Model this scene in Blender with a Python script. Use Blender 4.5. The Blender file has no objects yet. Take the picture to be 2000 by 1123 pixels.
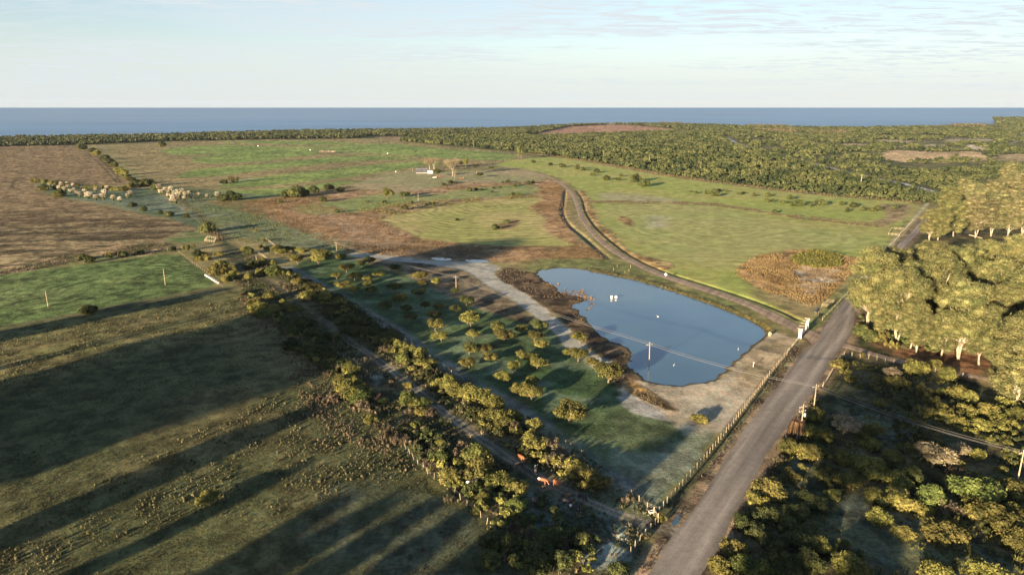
import bpy, bmesh, math, random
import numpy as np
from mathutils import Vector, Matrix
random.seed(7); rng = np.random.default_rng(7)
S = bpy.context.scene
C = S.collection
PI = math.pi

# ------------------------------------------------------------------ camera
H = 80.0; F = 1333.0; CX, CY = 1000.0, 561.5
TH = math.atan(351.5/F); ST, CT = math.sin(TH), math.cos(TH)
cam_d = bpy.data.cameras.new('camera'); cam = bpy.data.objects.new('camera', cam_d); C.objects.link(cam)
cam.location = (0, 0, H); cam.rotation_euler = (PI/2-TH, 0, 0)
cam_d.sensor_width = 36; cam_d.lens = 36*F/2000; cam_d.clip_start = 1; cam_d.clip_end = 400000
S.camera = cam
# ------------------------------------------------------------------ sky, sun, exposure
SUN_EL = math.radians(9.0); SUN_AZ = math.radians(37.0)     # shadows run towards azimuth 37 deg right of +Y
SD = (math.sin(SUN_AZ), math.cos(SUN_AZ))
W = bpy.data.worlds.new('World'); S.world = W; W.use_nodes = True
wn = W.node_tree.nodes; wl = W.node_tree.links
for n in list(wn): wn.remove(n)
def N(nt, typ, **kw):
    n = nt.nodes.new(typ)
    for k, v in kw.items(): setattr(n, k, v)
    return n
wt = W.node_tree
sky = N(wt, 'ShaderNodeTexSky'); sky.sky_type = 'NISHITA'; sky.sun_disc = False
sky.sun_elevation = SUN_EL; sky.sun_rotation = SUN_AZ+PI; sky.altitude = 50
sky.air_density = 1.0; sky.dust_density = 0.6; sky.ozone_density = 1.5
geo = N(wt, 'ShaderNodeTexCoord'); sep = N(wt, 'ShaderNodeSeparateXYZ')
wl.new(geo.outputs['Generated'], sep.inputs[0])
def wmath(op, a, b=None, clamp=False):
    n = N(wt, 'ShaderNodeMath', operation=op); n.use_clamp = clamp
    for i, v in enumerate((a, b)):
        if v is None: continue
        if isinstance(v, (int, float)): n.inputs[i].default_value = v
        else: wl.new(v, n.inputs[i])
    return n.outputs[0]
zc = wmath('MAXIMUM', sep.outputs[2], 0.0)
zd_ = wmath('ADD', zc, 0.035)
px = wmath('DIVIDE', sep.outputs[0], zd_); py = wmath('DIVIDE', sep.outputs[1], zd_)
comb = N(wt, 'ShaderNodeCombineXYZ'); wl.new(px, comb.inputs[0]); wl.new(py, comb.inputs[1])
def cloud(scale, rot, sc, lo, hi, detail=7, rough=.6, dist=0.4, loc=(0,0,0)):
    mp = N(wt, 'ShaderNodeMapping'); mp.inputs['Rotation'].default_value = (0, 0, rot); mp.inputs['Scale'].default_value = sc
    mp.inputs['Location'].default_value = loc
    wl.new(comb.outputs[0], mp.inputs[0])
    t = N(wt, 'ShaderNodeTexNoise'); t.inputs['Scale'].default_value = scale; t.inputs['Detail'].default_value = detail
    t.inputs['Roughness'].default_value = rough; t.inputs['Distortion'].default_value = dist
    wl.new(mp.outputs[0], t.inputs[0])
    m = N(wt, 'ShaderNodeMapRange'); m.interpolation_type = 'SMOOTHSTEP'
    m.inputs[1].default_value = lo; m.inputs[2].default_value = hi
    wl.new(t.outputs[0], m.inputs[0]); return m.outputs[0]
veil = cloud(.13, .35, (1, 2.2, 1), .30, .62, 4, .5, .8, (3.1, 1.7, 0))
rip = cloud(2.2, -.25, (1, 2.2, 1), .36, .72, 7, .66, .9)
gate = cloud(.10, .1, (1, 2.6, 1), .33, .50, 3, .5, .5, (9.3, 4.2, 0))
rg = wmath('MULTIPLY', rip, gate)
lowf = N(wt, 'ShaderNodeMapRange'); lowf.interpolation_type = 'SMOOTHSTEP'; lowf.inputs[1].default_value = .55; lowf.inputs[2].default_value = .12; wl.new(sep.outputs[2], lowf.inputs[0])
c1 = wmath('MULTIPLY', wmath('MULTIPLY', veil, .55), lowf.outputs[0]); c2 = wmath('MULTIPLY', wmath('MULTIPLY', rg, .85), lowf.outputs[0])
ch = N(wt, 'ShaderNodeMapRange'); ch.interpolation_type = 'SMOOTHSTEP'   # thin high cloud thickens to a pale veil at the horizon
ch.inputs[1].default_value = .15; ch.inputs[2].default_value = 0.015; wl.new(sep.outputs[2], ch.inputs[0])
c3 = wmath('MULTIPLY', ch.outputs[0], .85)
cm = wmath('MAXIMUM', wmath('ADD', c1, c2, True), c3)
mixc = N(wt, 'ShaderNodeMix', data_type='RGBA'); wl.new(cm, mixc.inputs[0])
tint = N(wt, 'ShaderNodeMix', data_type='RGBA', blend_type='MULTIPLY'); tint.inputs[0].default_value = 1
tint.inputs[7].default_value = (.85, .865, .985, 1)
wl.new(sky.outputs[0], tint.inputs[6]); wl.new(tint.outputs[2], mixc.inputs[6]); mixc.inputs[7].default_value = (3.06, 3.36, 3.50, 1)
bg = N(wt, 'ShaderNodeBackground'); bg.inputs[1].default_value = .064
wl.new(mixc.outputs[2], bg.inputs[0])
wo = N(wt, 'ShaderNodeOutputWorld'); wl.new(bg.outputs[0], wo.inputs[0])
sun_d = bpy.data.lights.new('sun', 'SUN'); sun_d.energy = 5.0; sun_d.angle = math.radians(.8); sun_d.color = (1, .79, .54)
sun = bpy.data.objects.new('sun', sun_d); C.objects.link(sun)
ldir = Vector((SD[0]*math.cos(SUN_EL), SD[1]*math.cos(SUN_EL), -math.sin(SUN_EL)))
sun.rotation_euler = ldir.to_track_quat('-Z', 'Y').to_euler(); sun.location = (-200, -260, 200)
S.view_settings.view_transform = 'Standard'; S.view_settings.look = 'None'
S.view_settings.exposure = 1.95; S.view_settings.gamma = 1

# ------------------------------------------------------------------ helpers
def G(u, v, z=0.0):
    """pixel of the 2000x1123 photograph -> ground point"""
    t = (v-CY)/F; den = ST+CT*t; k = (H-z)/den
    return Vector(((u-CX)/F*k, (CT-ST*t)*k, z))
def depth(v): return H/(ST+CT*(v-CY)/F)
def GA(pts):
    return np.array([tuple(G(u, v))[:2] for u, v in pts])
def hash2(ix, iy, seed):
    h = (ix.astype(np.int64)*374761393+iy.astype(np.int64)*668265263+seed*982451653) & 0x7fffffff
    h = ((h ^ (h >> 13))*1274126177) & 0x7fffffff
    h = (h ^ (h >> 16)) & 0xffff
    return h/65535.0
def vnoise(x, y, seed=0):
    ix = np.floor(x); iy = np.floor(y); fx = x-ix; fy = y-iy
    fx = fx*fx*(3-2*fx); fy = fy*fy*(3-2*fy)
    a = hash2(ix, iy, seed); b = hash2(ix+1, iy, seed); c = hash2(ix, iy+1, seed); d = hash2(ix+1, iy+1, seed)
    return (a*(1-fx)+b*fx)*(1-fy)+(c*(1-fx)+d*fx)*fy
def fbm(x, y, sc, oc=4, seed=0):
    r = 0; a = .5; f = 1/sc; s = 0
    for i in range(oc):
        r = r+a*vnoise(x*f+17.3*i, y*f-9.1*i, seed+i); s += a; a *= .5; f *= 2.03
    return r/s
def sstep(a, b, x):
    t = np.clip((x-a)/(b-a), 0, 1); return t*t*(3-2*t)
def seg_dist(X, Y, P, closed):
    n = len(P); d = np.full(X.shape, 1e18); acc = np.zeros(X.shape)
    for i in range(n if closed else n-1):
        ax, ay = P[i]; bx, by = P[(i+1) % n]; ex, ey = bx-ax, by-ay
        l2 = ex*ex+ey*ey+1e-9
        t = np.clip(((X-ax)*ex+(Y-ay)*ey)/l2, 0, 1)
        d = np.minimum(d, (X-ax-t*ex)**2+(Y-ay-t*ey)**2)
    return np.sqrt(d)
def inside(X, Y, P):
    n = len(P); c = np.zeros(X.shape, bool)
    for i in range(n):
        ax, ay = P[i]; bx, by = P[(i+1) % n]
        if ay == by: continue
        m = ((ay > Y) != (by > Y)) & (X < (bx-ax)*(Y-ay)/(by-ay)+ax)
        c ^= m
    return c
def smooth_poly(P, it=2, closed=True):
    P = np.asarray(P, float)
    for _ in range(it):
        if closed:
            Q = np.roll(P, -1, 0); a = P*.75+Q*.25; b = P*.25+Q*.75
            P = np.stack([a, b], 1).reshape(-1, 2)
        else:
            a = P[:-1]*.75+P[1:]*.25; b = P[:-1]*.25+P[1:]*.75
            P = np.vstack([P[:1], np.stack([a, b], 1).reshape(-1, 2), P[-1:]])
    return P
def mesh_np(name, V, Fq, mats=(), matidx=None, smooth=False):
    """V (n,3), Fq list of int arrays (quads or tris, each (m,k))"""
    me = bpy.data.meshes.new(name)
    V = np.asarray(V, np.float32)
    if not isinstance(Fq, (list, tuple)): Fq = [Fq]
    Fq = [np.asarray(f, np.int32) for f in Fq if len(f)]
    nl = sum(f.size for f in Fq); nf = sum(len(f) for f in Fq)
    me.vertices.add(len(V)); me.vertices.foreach_set('co', V.ravel())
    me.loops.add(nl); me.polygons.add(nf)
    me.loops.foreach_set('vertex_index', np.concatenate([f.ravel() for f in Fq]))
    tot = np.concatenate([np.full(len(f), f.shape[1], np.int32) for f in Fq])
    st = np.concatenate([[0], np.cumsum(tot)[:-1]]).astype(np.int32)
    me.polygons.foreach_set('loop_start', st)
    if matidx is not None: me.polygons.foreach_set('material_index', np.asarray(matidx, np.int32))
    me.update(calc_edges=True); me.validate()
    me.polygons.foreach_set('use_smooth', np.full(len(me.polygons), smooth)); me.update()
    for m in mats: me.materials.append(m)
    return me
def link(name, data, parent=None, loc=None, kind=None, label=None, cat=None, group=None):
    o = bpy.data.objects.new(name, data); C.objects.link(o)
    if parent: o.parent = parent
    if loc is not None: o.location = loc
    if kind: o['kind'] = kind
    if label: o['label'] = label
    if cat: o['category'] = cat
    if group: o['group'] = group
    return o
def copy_tree(o):
    r = o.copy(); C.objects.link(r)
    for ch in o.children:
        c = ch.copy(); C.objects.link(c); c.parent = r
        for g in ch.children:
            d = g.copy(); C.objects.link(d); d.parent = c
    return r
class MB:
    """collects simple solids, builds ONE mesh"""
    def __init__(s): s.V = []; s.Q = []; s.T = []; s.n = 0
    def add(s, V, Q=(), T=()):
        V = np.asarray(V, float)
        if len(Q): s.Q.append(np.asarray(Q)+s.n)
        if len(T): s.T.append(np.asarray(T)+s.n)
        s.V.append(V); s.n += len(V); return s
    def box(s, c, size, rz=0, taper=1.0, ry=0):
        x, y, z = np.array(size)/2
        V = np.array([[-x,-y,-z],[x,-y,-z],[x,y,-z],[-x,y,-z],[-x*taper,-y*taper,z],[x*taper,-y*taper,z],[x*taper,y*taper,z],[-x*taper,y*taper,z]])
        if ry:
            c1, s1 = math.cos(ry), math.sin(ry); V = np.stack([V[:,0]*c1+V[:,2]*s1, V[:,1], -V[:,0]*s1+V[:,2]*c1], 1)
        c1, s1 = math.cos(rz), math.sin(rz)
        V = np.stack([V[:,0]*c1-V[:,1]*s1, V[:,0]*s1+V[:,1]*c1, V[:,2]], 1)+np.array(c)
        return s.add(V, [[0,3,2,1],[4,5,6,7],[0,1,5,4],[1,2,6,5],[2,3,7,6],[3,0,4,7]])
    def tube(s, pts, rad, k=7):
        P = np.array([tuple(p) for p in pts], float); n = len(P)
        if np.isscalar(rad): rad = [rad]*n
        rings = []; up = np.array([0.13, .21, .97])
        for i in range(n):
            d = P[min(i+1, n-1)]-P[max(i-1, 0)]; d = d/(np.linalg.norm(d)+1e-9)
            u = up if abs(d @ up) < .95 else np.array([1., 0, 0])
            a = np.cross(d, u); a /= np.linalg.norm(a); b = np.cross(d, a)
            for j in range(k):
                an = 2*PI*j/k; rings.append(P[i]+rad[i]*(math.cos(an)*a+math.sin(an)*b))
        Q = []
        for i in range(n-1):
            for j in range(k): Q.append([i*k+j, i*k+(j+1) % k, (i+1)*k+(j+1) % k, (i+1)*k+j])
        V = np.array(rings+[P[0], P[-1]]); T = []
        for j in range(k):
            T.append([n*k, (j+1) % k, j]); T.append([n*k+1, (n-1)*k+j, (n-1)*k+(j+1) % k])
        return s.add(V, Q, T)
    def ell(s, c, r, ico=1, rz=0):
        V, T = ICO[ico]; V = V*np.array(r)
        c1, s1 = math.cos(rz), math.sin(rz)
        V = np.stack([V[:,0]*c1-V[:,1]*s1, V[:,0]*s1+V[:,1]*c1, V[:,2]], 1)
        return s.add(V+np.array(c), (), T)
    def mesh(s, name, mat, smooth=False):
        F_ = []; mat = mat or M['white']
        if s.Q: F_.append(np.vstack(s.Q))
        if s.T: F_.append(np.vstack(s.T))
        return mesh_np(name, np.vstack(s.V), F_, [mat], None, smooth)
    def obj(s, name, mat, parent=None, smooth=False, **kw):
        return link(name, s.mesh(name, mat, smooth), parent, **kw)
ICO = {}
for k in (1, 2, 3):
    b = bmesh.new(); bmesh.ops.create_icosphere(b, subdivisions=k, radius=1)
    b.verts.ensure_lookup_table()
    ICO[k] = (np.array([v.co[:] for v in b.verts]), np.array([[v.index for v in f.verts] for f in b.faces])); b.free()

# ------------------------------------------------------------------ materials
def new_mat(name):
    m = bpy.data.materials.new(name); m.use_nodes = True; nt = m.node_tree
    return m, nt, nt.nodes['Principled BSDF']
def ramp_noise(nt, scale, c0, c1, lo=.35, hi=.65, detail=4, coord='Object', rough=.55, vec=None):
    tc = N(nt, 'ShaderNodeTexCoord'); no = N(nt, 'ShaderNodeTexNoise')
    no.inputs['Scale'].default_value = scale; no.inputs['Detail'].default_value = detail; no.inputs['Roughness'].default_value = rough
    nt.links.new(vec or tc.outputs[coord], no.inputs[0])
    r = N(nt, 'ShaderNodeValToRGB'); r.color_ramp.elements[0].position = lo; r.color_ramp.elements[1].position = hi
    r.color_ramp.elements[0].color = (*c0, 1); r.color_ramp.elements[1].color = (*c1, 1)
    nt.links.new(no.outputs[0], r.inputs[0]); return r.outputs[0], no.outputs[0]
def simple(name, c0, c1=None, scale=3, rough=.8, bump=0, metallic=0):
    m, nt, b = new_mat(name); c1 = c1 or tuple(x*1.35 for x in c0)
    col, fac = ramp_noise(nt, scale, c0, c1); nt.links.new(col, b.inputs['Base Color'])
    b.inputs['Roughness'].default_value = rough; b.inputs['Metallic'].default_value = metallic
    if bump:
        bp = N(nt, 'ShaderNodeBump'); bp.inputs['Strength'].default_value = bump; bp.inputs['Distance'].default_value = .1
        nt.links.new(fac, bp.inputs['Height']); nt.links.new(bp.outputs[0], b.inputs['Normal'])
    return m
def foliage(name, c0, c1, clump=1.2, trans=.22, hue=.015, val=.42):
    """leaf colour: noise through the crown, a little per plant; leaves let light through"""
    m, nt, b = new_mat(name)
    col, fac = ramp_noise(nt, clump, c0, c1, .38, .62, 3)
    oi = N(nt, 'ShaderNodeObjectInfo'); hs = N(nt, 'ShaderNodeHueSaturation')
    mr = N(nt, 'ShaderNodeMapRange'); mr.inputs[3].default_value = .5-hue; mr.inputs[4].default_value = .5+hue
    nt.links.new(oi.outputs['Random'], mr.inputs[0]); nt.links.new(mr.outputs[0], hs.inputs['Hue'])
    mv = N(nt, 'ShaderNodeMath', operation='MULTIPLY_ADD'); mv.inputs[1].default_value = 7.31; mv.inputs[2].default_value = 0
    fr = N(nt, 'ShaderNodeMath', operation='FRACT'); nt.links.new(oi.outputs['Random'], mv.inputs[0]); nt.links.new(mv.outputs[0], fr.inputs[0])
    m2 = N(nt, 'ShaderNodeMapRange'); m2.inputs[3].default_value = 1-val; m2.inputs[4].default_value = 1+val*.6
    nt.links.new(fr.outputs[0], m2.inputs[0]); nt.links.new(m2.outputs[0], hs.inputs['Value'])
    nt.links.new(col, hs.inputs['Color']); nt.links.new(hs.outputs[0], b.inputs['Base Color'])
    gi = N(nt, 'ShaderNodeNewGeometry'); gr = N(nt, 'ShaderNodeMapRange'); gr.inputs[3].default_value = .50; gr.inputs[4].default_value = 1.5
    nt.links.new(gi.outputs['Random Per Island'], gr.inputs[0]); gm_ = N(nt, 'ShaderNodeMath', operation='MULTIPLY')
    nt.links.new(gr.outputs[0], gm_.inputs[0]); nt.links.new(m2.outputs[0], gm_.inputs[1]); nt.links.new(gm_.outputs[0], hs.inputs['Value'])
    b.inputs['Roughness'].default_value = .75; b.inputs['Specular IOR Level'].default_value = .25
    tr = N(nt, 'ShaderNodeBsdfTranslucent'); nt.links.new(hs.outputs[0], tr.inputs[0])
    mx = N(nt, 'ShaderNodeMixShader'); mx.inputs[0].default_value = trans
    nt.links.new(b.outputs[0], mx.inputs[1]); nt.links.new(tr.outputs[0], mx.inputs[2])
    nt.links.new(mx.outputs[0], nt.nodes['Material Output'].inputs[0]); return m
M = {}
M['olive'] = foliage('olive_leaves', (.105, .104, .025), (.220, .195, .052))
M['dark'] = foliage('dark_leaves', (.045, .055, .018), (.10, .11, .032))
M['bright'] = foliage('bright_leaves', (.08, .10, .024), (.15, .165, .042))
M['dry'] = foliage('dry_twigs', (.085, .066, .040), (.20, .155, .095), 1.6)
M['euc'] = foliage('gum_leaves', (.072, .082, .028), (.190, .175, .064), .35, .12, .012, .15)
M['euc_b'] = foliage('gum_leaves_greyish', (.095, .10, .042), (.20, .175, .078), .35, .12, .012, .15)
M['forest'] = foliage('scrub_leaves', (.024, .038, .013), (.102, .108, .037), .022, .25, .0, .0)
M['coast'] = foliage('coast_leaves', (.022, .034, .014), (.085, .09, .034), .02, .2, .0, .0)
M['rust'] = foliage('rust_leaves', (.10, .08, .045), (.18, .135, .08), .1, .25, .0, .1)
M['bare'] = foliage('bare_twigs', (.15, .12, .068), (.27, .215, .125), .5, .1)
M['plume'] = foliage('plumes', (.46, .39, .26), (.70, .62, .46), 1.2, .3)
M['tuft'] = foliage('dry_tufts', (.085, .083, .034), (.165, .145, .066), .15, .3)
M['tuftg'] = foliage('green_tufts', (.07, .10, .025), (.15, .16, .05), .15, .3)
M['reed'] = foliage('brown_reeds', (.15, .092, .042), (.27, .175, .082), .06, .3)
M['stub'] = foliage('stubble_straw', (.15,.10,.06), (.26,.19,.115), .15, .2)
M['bark'] = simple('bark', (.10, .075, .05), (.22, .17, .12), 4, .9, .4)
M['gumbark'] = simple('gum_bark', (.22, .18, .12), (.46, .39, .28), .8, .8, .2)
M['wood'] = simple('post_wood', (.25, .19, .115), (.42, .34, .22), 5, .85)
M['polewood'] = simple('pole_wood', (.26, .19, .12), (.45, .35, .23), 3, .85)
M['concrete'] = simple('concrete', (.38, .36, .32), (.52, .49, .44), 3, .9)
M['wire'] = simple('wire', (.30, .28, .25), (.36, .34, .3), 1, .5, 0, .6)
M['white'] = simple('white_paint', (.72, .69, .64), (.82, .80, .76), 1.5, .6)
M['black'] = simple('black_paint', (.015, .015, .018), (.04, .04, .045), 2, .5)
M['glass'] = simple('window_glass', (.03, .04, .05), (.06, .07, .08), 1, .45)
M['roofgrey'] = simple('roof_sheet', (.15, .15, .16), (.24, .24, .25), .6, .5)
M['orange'] = simple('orange_plastic', (.75, .16, .03), (.85, .22, .05), 2, .5)
M['rusty'] = simple('rusty_iron', (.10, .055, .035), (.20, .11, .07), 3, .9)
M['rubber'] = simple('rubber', (.02, .02, .02), (.03, .03, .03), 2, .9)
M['porcelain'] = simple('porcelain', (.6, .58, .55), (.7, .68, .64), 3, .3)

# ground: colours come with the mesh (field by field), the shader adds clods, blades, mowing lines
def ground_mat(name):
    m, nt, b = new_mat(name); L = nt.links
    at = N(nt, 'ShaderNodeVertexColor', layer_name='Col')
    ap = N(nt, 'ShaderNodeAttribute', attribute_name='detail')   # x: row phase, y: row strength, z: tuftiness
    sp = N(nt, 'ShaderNodeSeparateXYZ'); L.new(ap.outputs['Vector'], sp.inputs[0])
    tc = N(nt, 'ShaderNodeTexCoord')
    def noise(scale, detail, rough=.6, sc=None):
        n = N(nt, 'ShaderNodeTexNoise'); n.inputs['Scale'].default_value = scale; n.inputs['Detail'].default_value = detail
        n.inputs['Roughness'].default_value = rough
        if sc:
            mp = N(nt, 'ShaderNodeMapping'); mp.inputs['Scale'].default_value = sc; L.new(tc.outputs['Object'], mp.inputs[0]); L.new(mp.outputs[0], n.inputs[0])
        else: L.new(tc.outputs['Object'], n.inputs[0])
        return n.outputs[0]
    def math_(op, a, b_=None, c=None, clamp=False):
        n = N(nt, 'ShaderNodeMath', operation=op); n.use_clamp = clamp
        for i, v in enumerate((a, b_, c)):
            if v is None: continue
            if isinstance(v, (int, float)): n.inputs[i].default_value = v
            else: L.new(v, n.inputs[i])
        return n.outputs[0]
    n1 = noise(1.1, 5, .7); n2 = noise(.12, 5, .65); n3 = noise(3.5, 3, .6)
    # value multiplier
    a1 = math_('SUBTRACT', n1, .5); a2 = math_('SUBTRACT', n2, .5)
    amp = math_('MULTIPLY_ADD', sp.outputs[2], 1.9, .4)
    v = math_('MULTIPLY', a1, amp); v = math_('MULTIPLY_ADD', a2, 1.5, v); v = math_('ADD', v, 1.0)
    sn = math_('SINE', sp.outputs[0]); sr = math_('MULTIPLY', sn, sp.outputs[1])
    nb = noise(.05, 3); brk = math_('MULTIPLY_ADD', math_('SUBTRACT', nb, .38), 4.5, 0, True)
    sr = math_('MULTIPLY', sr, brk)
    v = math_('MULTIPLY_ADD', sr, .5, v); v = math_('MAXIMUM', v, .25)
    mul = N(nt, 'ShaderNodeVectorMath', operation='SCALE'); L.new(at.outputs[0], mul.inputs[0]); L.new(v, mul.inputs['Scale'])
    # hue drift between dry and green
    hs = N(nt, 'ShaderNodeMix', data_type='RGBA', blend_type='MULTIPLY')
    nr = N(nt, 'ShaderNodeValToRGB'); nr.color_ramp.elements[0].position = .38; nr.color_ramp.elements[1].position = .62
    nr.color_ramp.elements[0].color = (1.15, .98, .85, 1); nr.color_ramp.elements[1].color = (.84, 1.03, .98, 1)
    L.new(noise(.45, 4), nr.inputs[0]); hs.inputs[0].default_value = .45
    L.new(mul.outputs[0], hs.inputs[6]); L.new(nr.outputs[0], hs.inputs[7])
    L.new(hs.outputs[2], b.inputs['Base Color'])
    b.inputs['Roughness'].default_value = .95; b.inputs['Specular IOR Level'].default_value = .1
    hgt = math_('MULTIPLY_ADD', n3, .25, n1); hgt = math_('MULTIPLY', hgt, amp)
    hgt = math_('MULTIPLY_ADD', sr, .35, hgt)
    bp = N(nt, 'ShaderNodeBump'); bp.inputs['Strength'].default_value = .55; bp.inputs['Distance'].default_value = .35
    L.new(hgt, bp.inputs['Height']); L.new(bp.outputs[0], b.inputs['Normal'])
    return m
M['ground'] = ground_mat('ground')

# ------------------------------------------------------------------ traced outlines (pixels of the photograph, laid on the ground)
POND = [(1043,533),(1065,525),(1100,522),(1140,525),(1165,531),(1200,537),(1240,547),(1290,560),(1340,577),(1390,594),(1430,610),(1465,625),(1490,640),(1497,650),(1485,663),(1470,672),(1452,690),(1425,712),(1400,735),(1375,745),(1340,749),(1300,750),(1265,746),(1247,735),(1240,722),(1222,708),(1238,690),(1215,672),(1185,660),(1160,640),(1145,620),(1130,607),(1115,595),(1140,588),(1150,582),(1120,577),(1095,572),(1080,557),(1060,545)]
ROAD_L = [(1180,1230),(1257,1123),(1330,1020),(1398,925),(1442,850),(1510,760),(1550,705),(1572,682),(1588,668),(1598,648),(1640,592),(1690,530),(1735,495),(1775,458),(1800,430)]
ROAD_R = [(1320,1230),(1372,1123),(1412,1055),(1462,960),(1508,875),(1560,805),(1600,752),(1632,700),(1668,655),(1672,618),(1672,590),(1720,545),(1755,495),(1795,457),(1812,430)]
DRIVE = [(1622,672,15),(1590,656,9),(1545,637,8),(1500,611,7.5),(1440,586,7),(1380,566,7),(1320,547,6.5),(1270,529,6),(1220,504,5.5),(1180,478,5),(1152,450,4.8),(1135,425,4.6),(1128,400,4.6),(1118,376,4.6),(1090,354,4.6),(1050,338,4.6),(1000,328,5),(955,322,6)]
SIDE = [(1625,668,8),(1660,678,5.5),(1700,690,4.6),(1745,703,4.4),(1800,714,4.2),(1860,727,4.2),(1920,738,4),(2050,760,4)]
CREEK = [(680,493),(760,499),(850,510),(900,511),(960,515),(978,522),(962,537),(985,552),(1030,575),(1060,601),(1090,625),(1115,648),(1132,668),(1160,690),(1190,712),(1180,722),(1150,706),(1105,682),(1095,660),(1085,650),(1060,631),(1030,607),(1005,586),(985,575),(950,557),(930,541),(905,526),(850,518),(760,508),(680,500)]
TRACK = [(300,482,4),(345,479,5),(400,474,4.5),(430,478,3.5),(450,492,3),(480,515,3),(530,555,3),(600,600,3),(680,665,3.2),(735,700,3.2),(800,750,3.2),(860,800,3.2),(930,850,3.2),(1000,900,3.2),(1080,948,3.2),(1160,985,3.4),(1230,1012,4.5),(1275,1026,7),(1330,1040,9)]
FARROAD = [(1405,266,6),(1425,272,6),(1440,282,5.5),(1475,292,5),(1520,303,5),(1570,315,5),(1640,333,5),(1700,347,5),(1760,358,5),(1800,368,5),(1840,380,5)]
FARTRACK = [(1690,535,3),(1740,477,3),(1775,440,3.5),(1812,397,4)]

def strip_poly(line, scale=1.0):
    """centreline with widths -> polygon in world"""
    P = GA([(a, b) for a, b, _ in line]); w = np.array([c for *_, c in line])*scale/2
    PP = smooth_poly(np.column_stack([P]), 3, False)
    s0 = np.concatenate([[0], np.cumsum(np.linalg.norm(np.diff(P, axis=0), axis=1))])
    s1 = np.concatenate([[0], np.cumsum(np.linalg.norm(np.diff(PP, axis=0), axis=1))])
    ww = np.interp(s1/s1[-1], s0/s0[-1], w)
    d = np.gradient(PP, axis=0); d /= np.linalg.norm(d, axis=1)[:, None]
    n = np.stack([-d[:, 1], d[:, 0]], 1)
    return PP+n*ww[:, None], PP-n*ww[:, None], PP, ww

# ------------------------------------------------------------------ detailed ground
ys = [40.0]
while ys[-1] < 3650:
    d = ys[-1]; ys.append(d+max(.55, .62*d*d/54600*1.05))
ys = np.array(ys); NC = 980
s = np.linspace(-1, 1, NC); s = .86*s
Yg, Sg = np.meshgrid(ys, s, indexing='ij'); Xg = Sg*(Yg+45)
X = Xg.ravel(); Y = Yg.ravel()
print('ground verts', X.size)
nA = fbm(X, Y, 40, 4, 1); nB = fbm(X, Y, 9, 4, 20); nC = fbm(X, Y, 3, 3, 40); nD = fbm(X, Y, 140, 4, 60)
fl = fbm(X*.45+Y*.3, Y*.45-X*.3, 9, 4, 77)
col = np.zeros((X.size, 3)); det = np.zeros((X.size, 3)); Z = np.zeros(X.size)
def setc(m, c, c2=None, nz=None):
    c = np.array(c)
    cc = np.broadcast_to(c, (X.size, 3)) if c2 is None else c*(1-nz[:, None])+np.array(c2)*nz[:, None]
    col[:] = col*(1-m[:, None])+cc*m[:, None]
ND = sstep(.38, .62, nA); NF = sstep(.4, .6, nB)
def mask(P, soft=1.5, amp=6.0, px_=True, it=1, nz=None):
    """soft noisy mask of a traced polygon"""
    P = GA(P) if px_ else np.asarray(P)
    if it: P = smooth_poly(P, it)
    pad = soft+amp+5
    lo = P.min(0)-pad; hi = P.max(0)+pad
    sel = (X > lo[0]) & (X < hi[0]) & (Y > lo[1]) & (Y < hi[1])
    m = np.zeros(X.size); xs, yy = X[sel], Y[sel]
    d = seg_dist(xs, yy, P, True); ins = inside(xs, yy, P); sd = np.where(ins, d, -d)
    n_ = (nB[sel]-.5)*2+(nC[sel]-.5)
    sc = np.clip(np.hypot(xs, yy)/250, .5, 2.6)
    m[sel] = sstep(-soft*sc, soft*sc, sd+n_*amp*np.minimum(sc, 2)); return m
def lmask(pts, w, soft=.6, amp=.8, px_=True, it=2):
    P = GA(pts) if px_ else np.asarray(pts)
    P = smooth_poly(P, it, False)
    pad = w+soft+amp+4; lo = P.min(0)-pad; hi = P.max(0)+pad
    sel = (X > lo[0]) & (X < hi[0]) & (Y > lo[1]) & (Y < hi[1])
    m = np.zeros(X.size)
    d = seg_dist(X[sel], Y[sel], P, False)+((nC[sel]-.5)*2+(nB[sel]-.5))*amp
    m[sel] = 1-sstep(w/2-soft, w/2+soft, d); return m
def rows(m, period, center=None, ang=0, strength=1.0, warp=6):
    if center is not None:
        c = G(*center); ph = np.hypot(X-c.x, Y-c.y)
    else: ph = X*math.cos(ang)+Y*math.sin(ang)
    ph = (ph+(nA-.5)*warp*4)*2*PI/period
    k = m > .5; det[k, 0] = ph[k]; det[:, 1] = np.where(k, strength*m, det[:, 1])
def tuf(m, v): det[:, 2] = det[:, 2]*(1-m)+v*m
one = np.ones(X.size)
OLIVE = (.185, .17, .07); TAN = (.31, .245, .12); GREEN = (.145, .20, .056); LGREEN = (.265, .30, .078)
BROWN = (.235, .155, .072); DKBR = (.085, .058, .034); FROST = (.27, .32, .28); SOIL = (.124, .097, .053)
DKGR = (.062, .085, .038); SAND = (.46, .36, .24)
setc(one, OLIVE, TAN, ND*.6); det[:, 2] = .5
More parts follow.
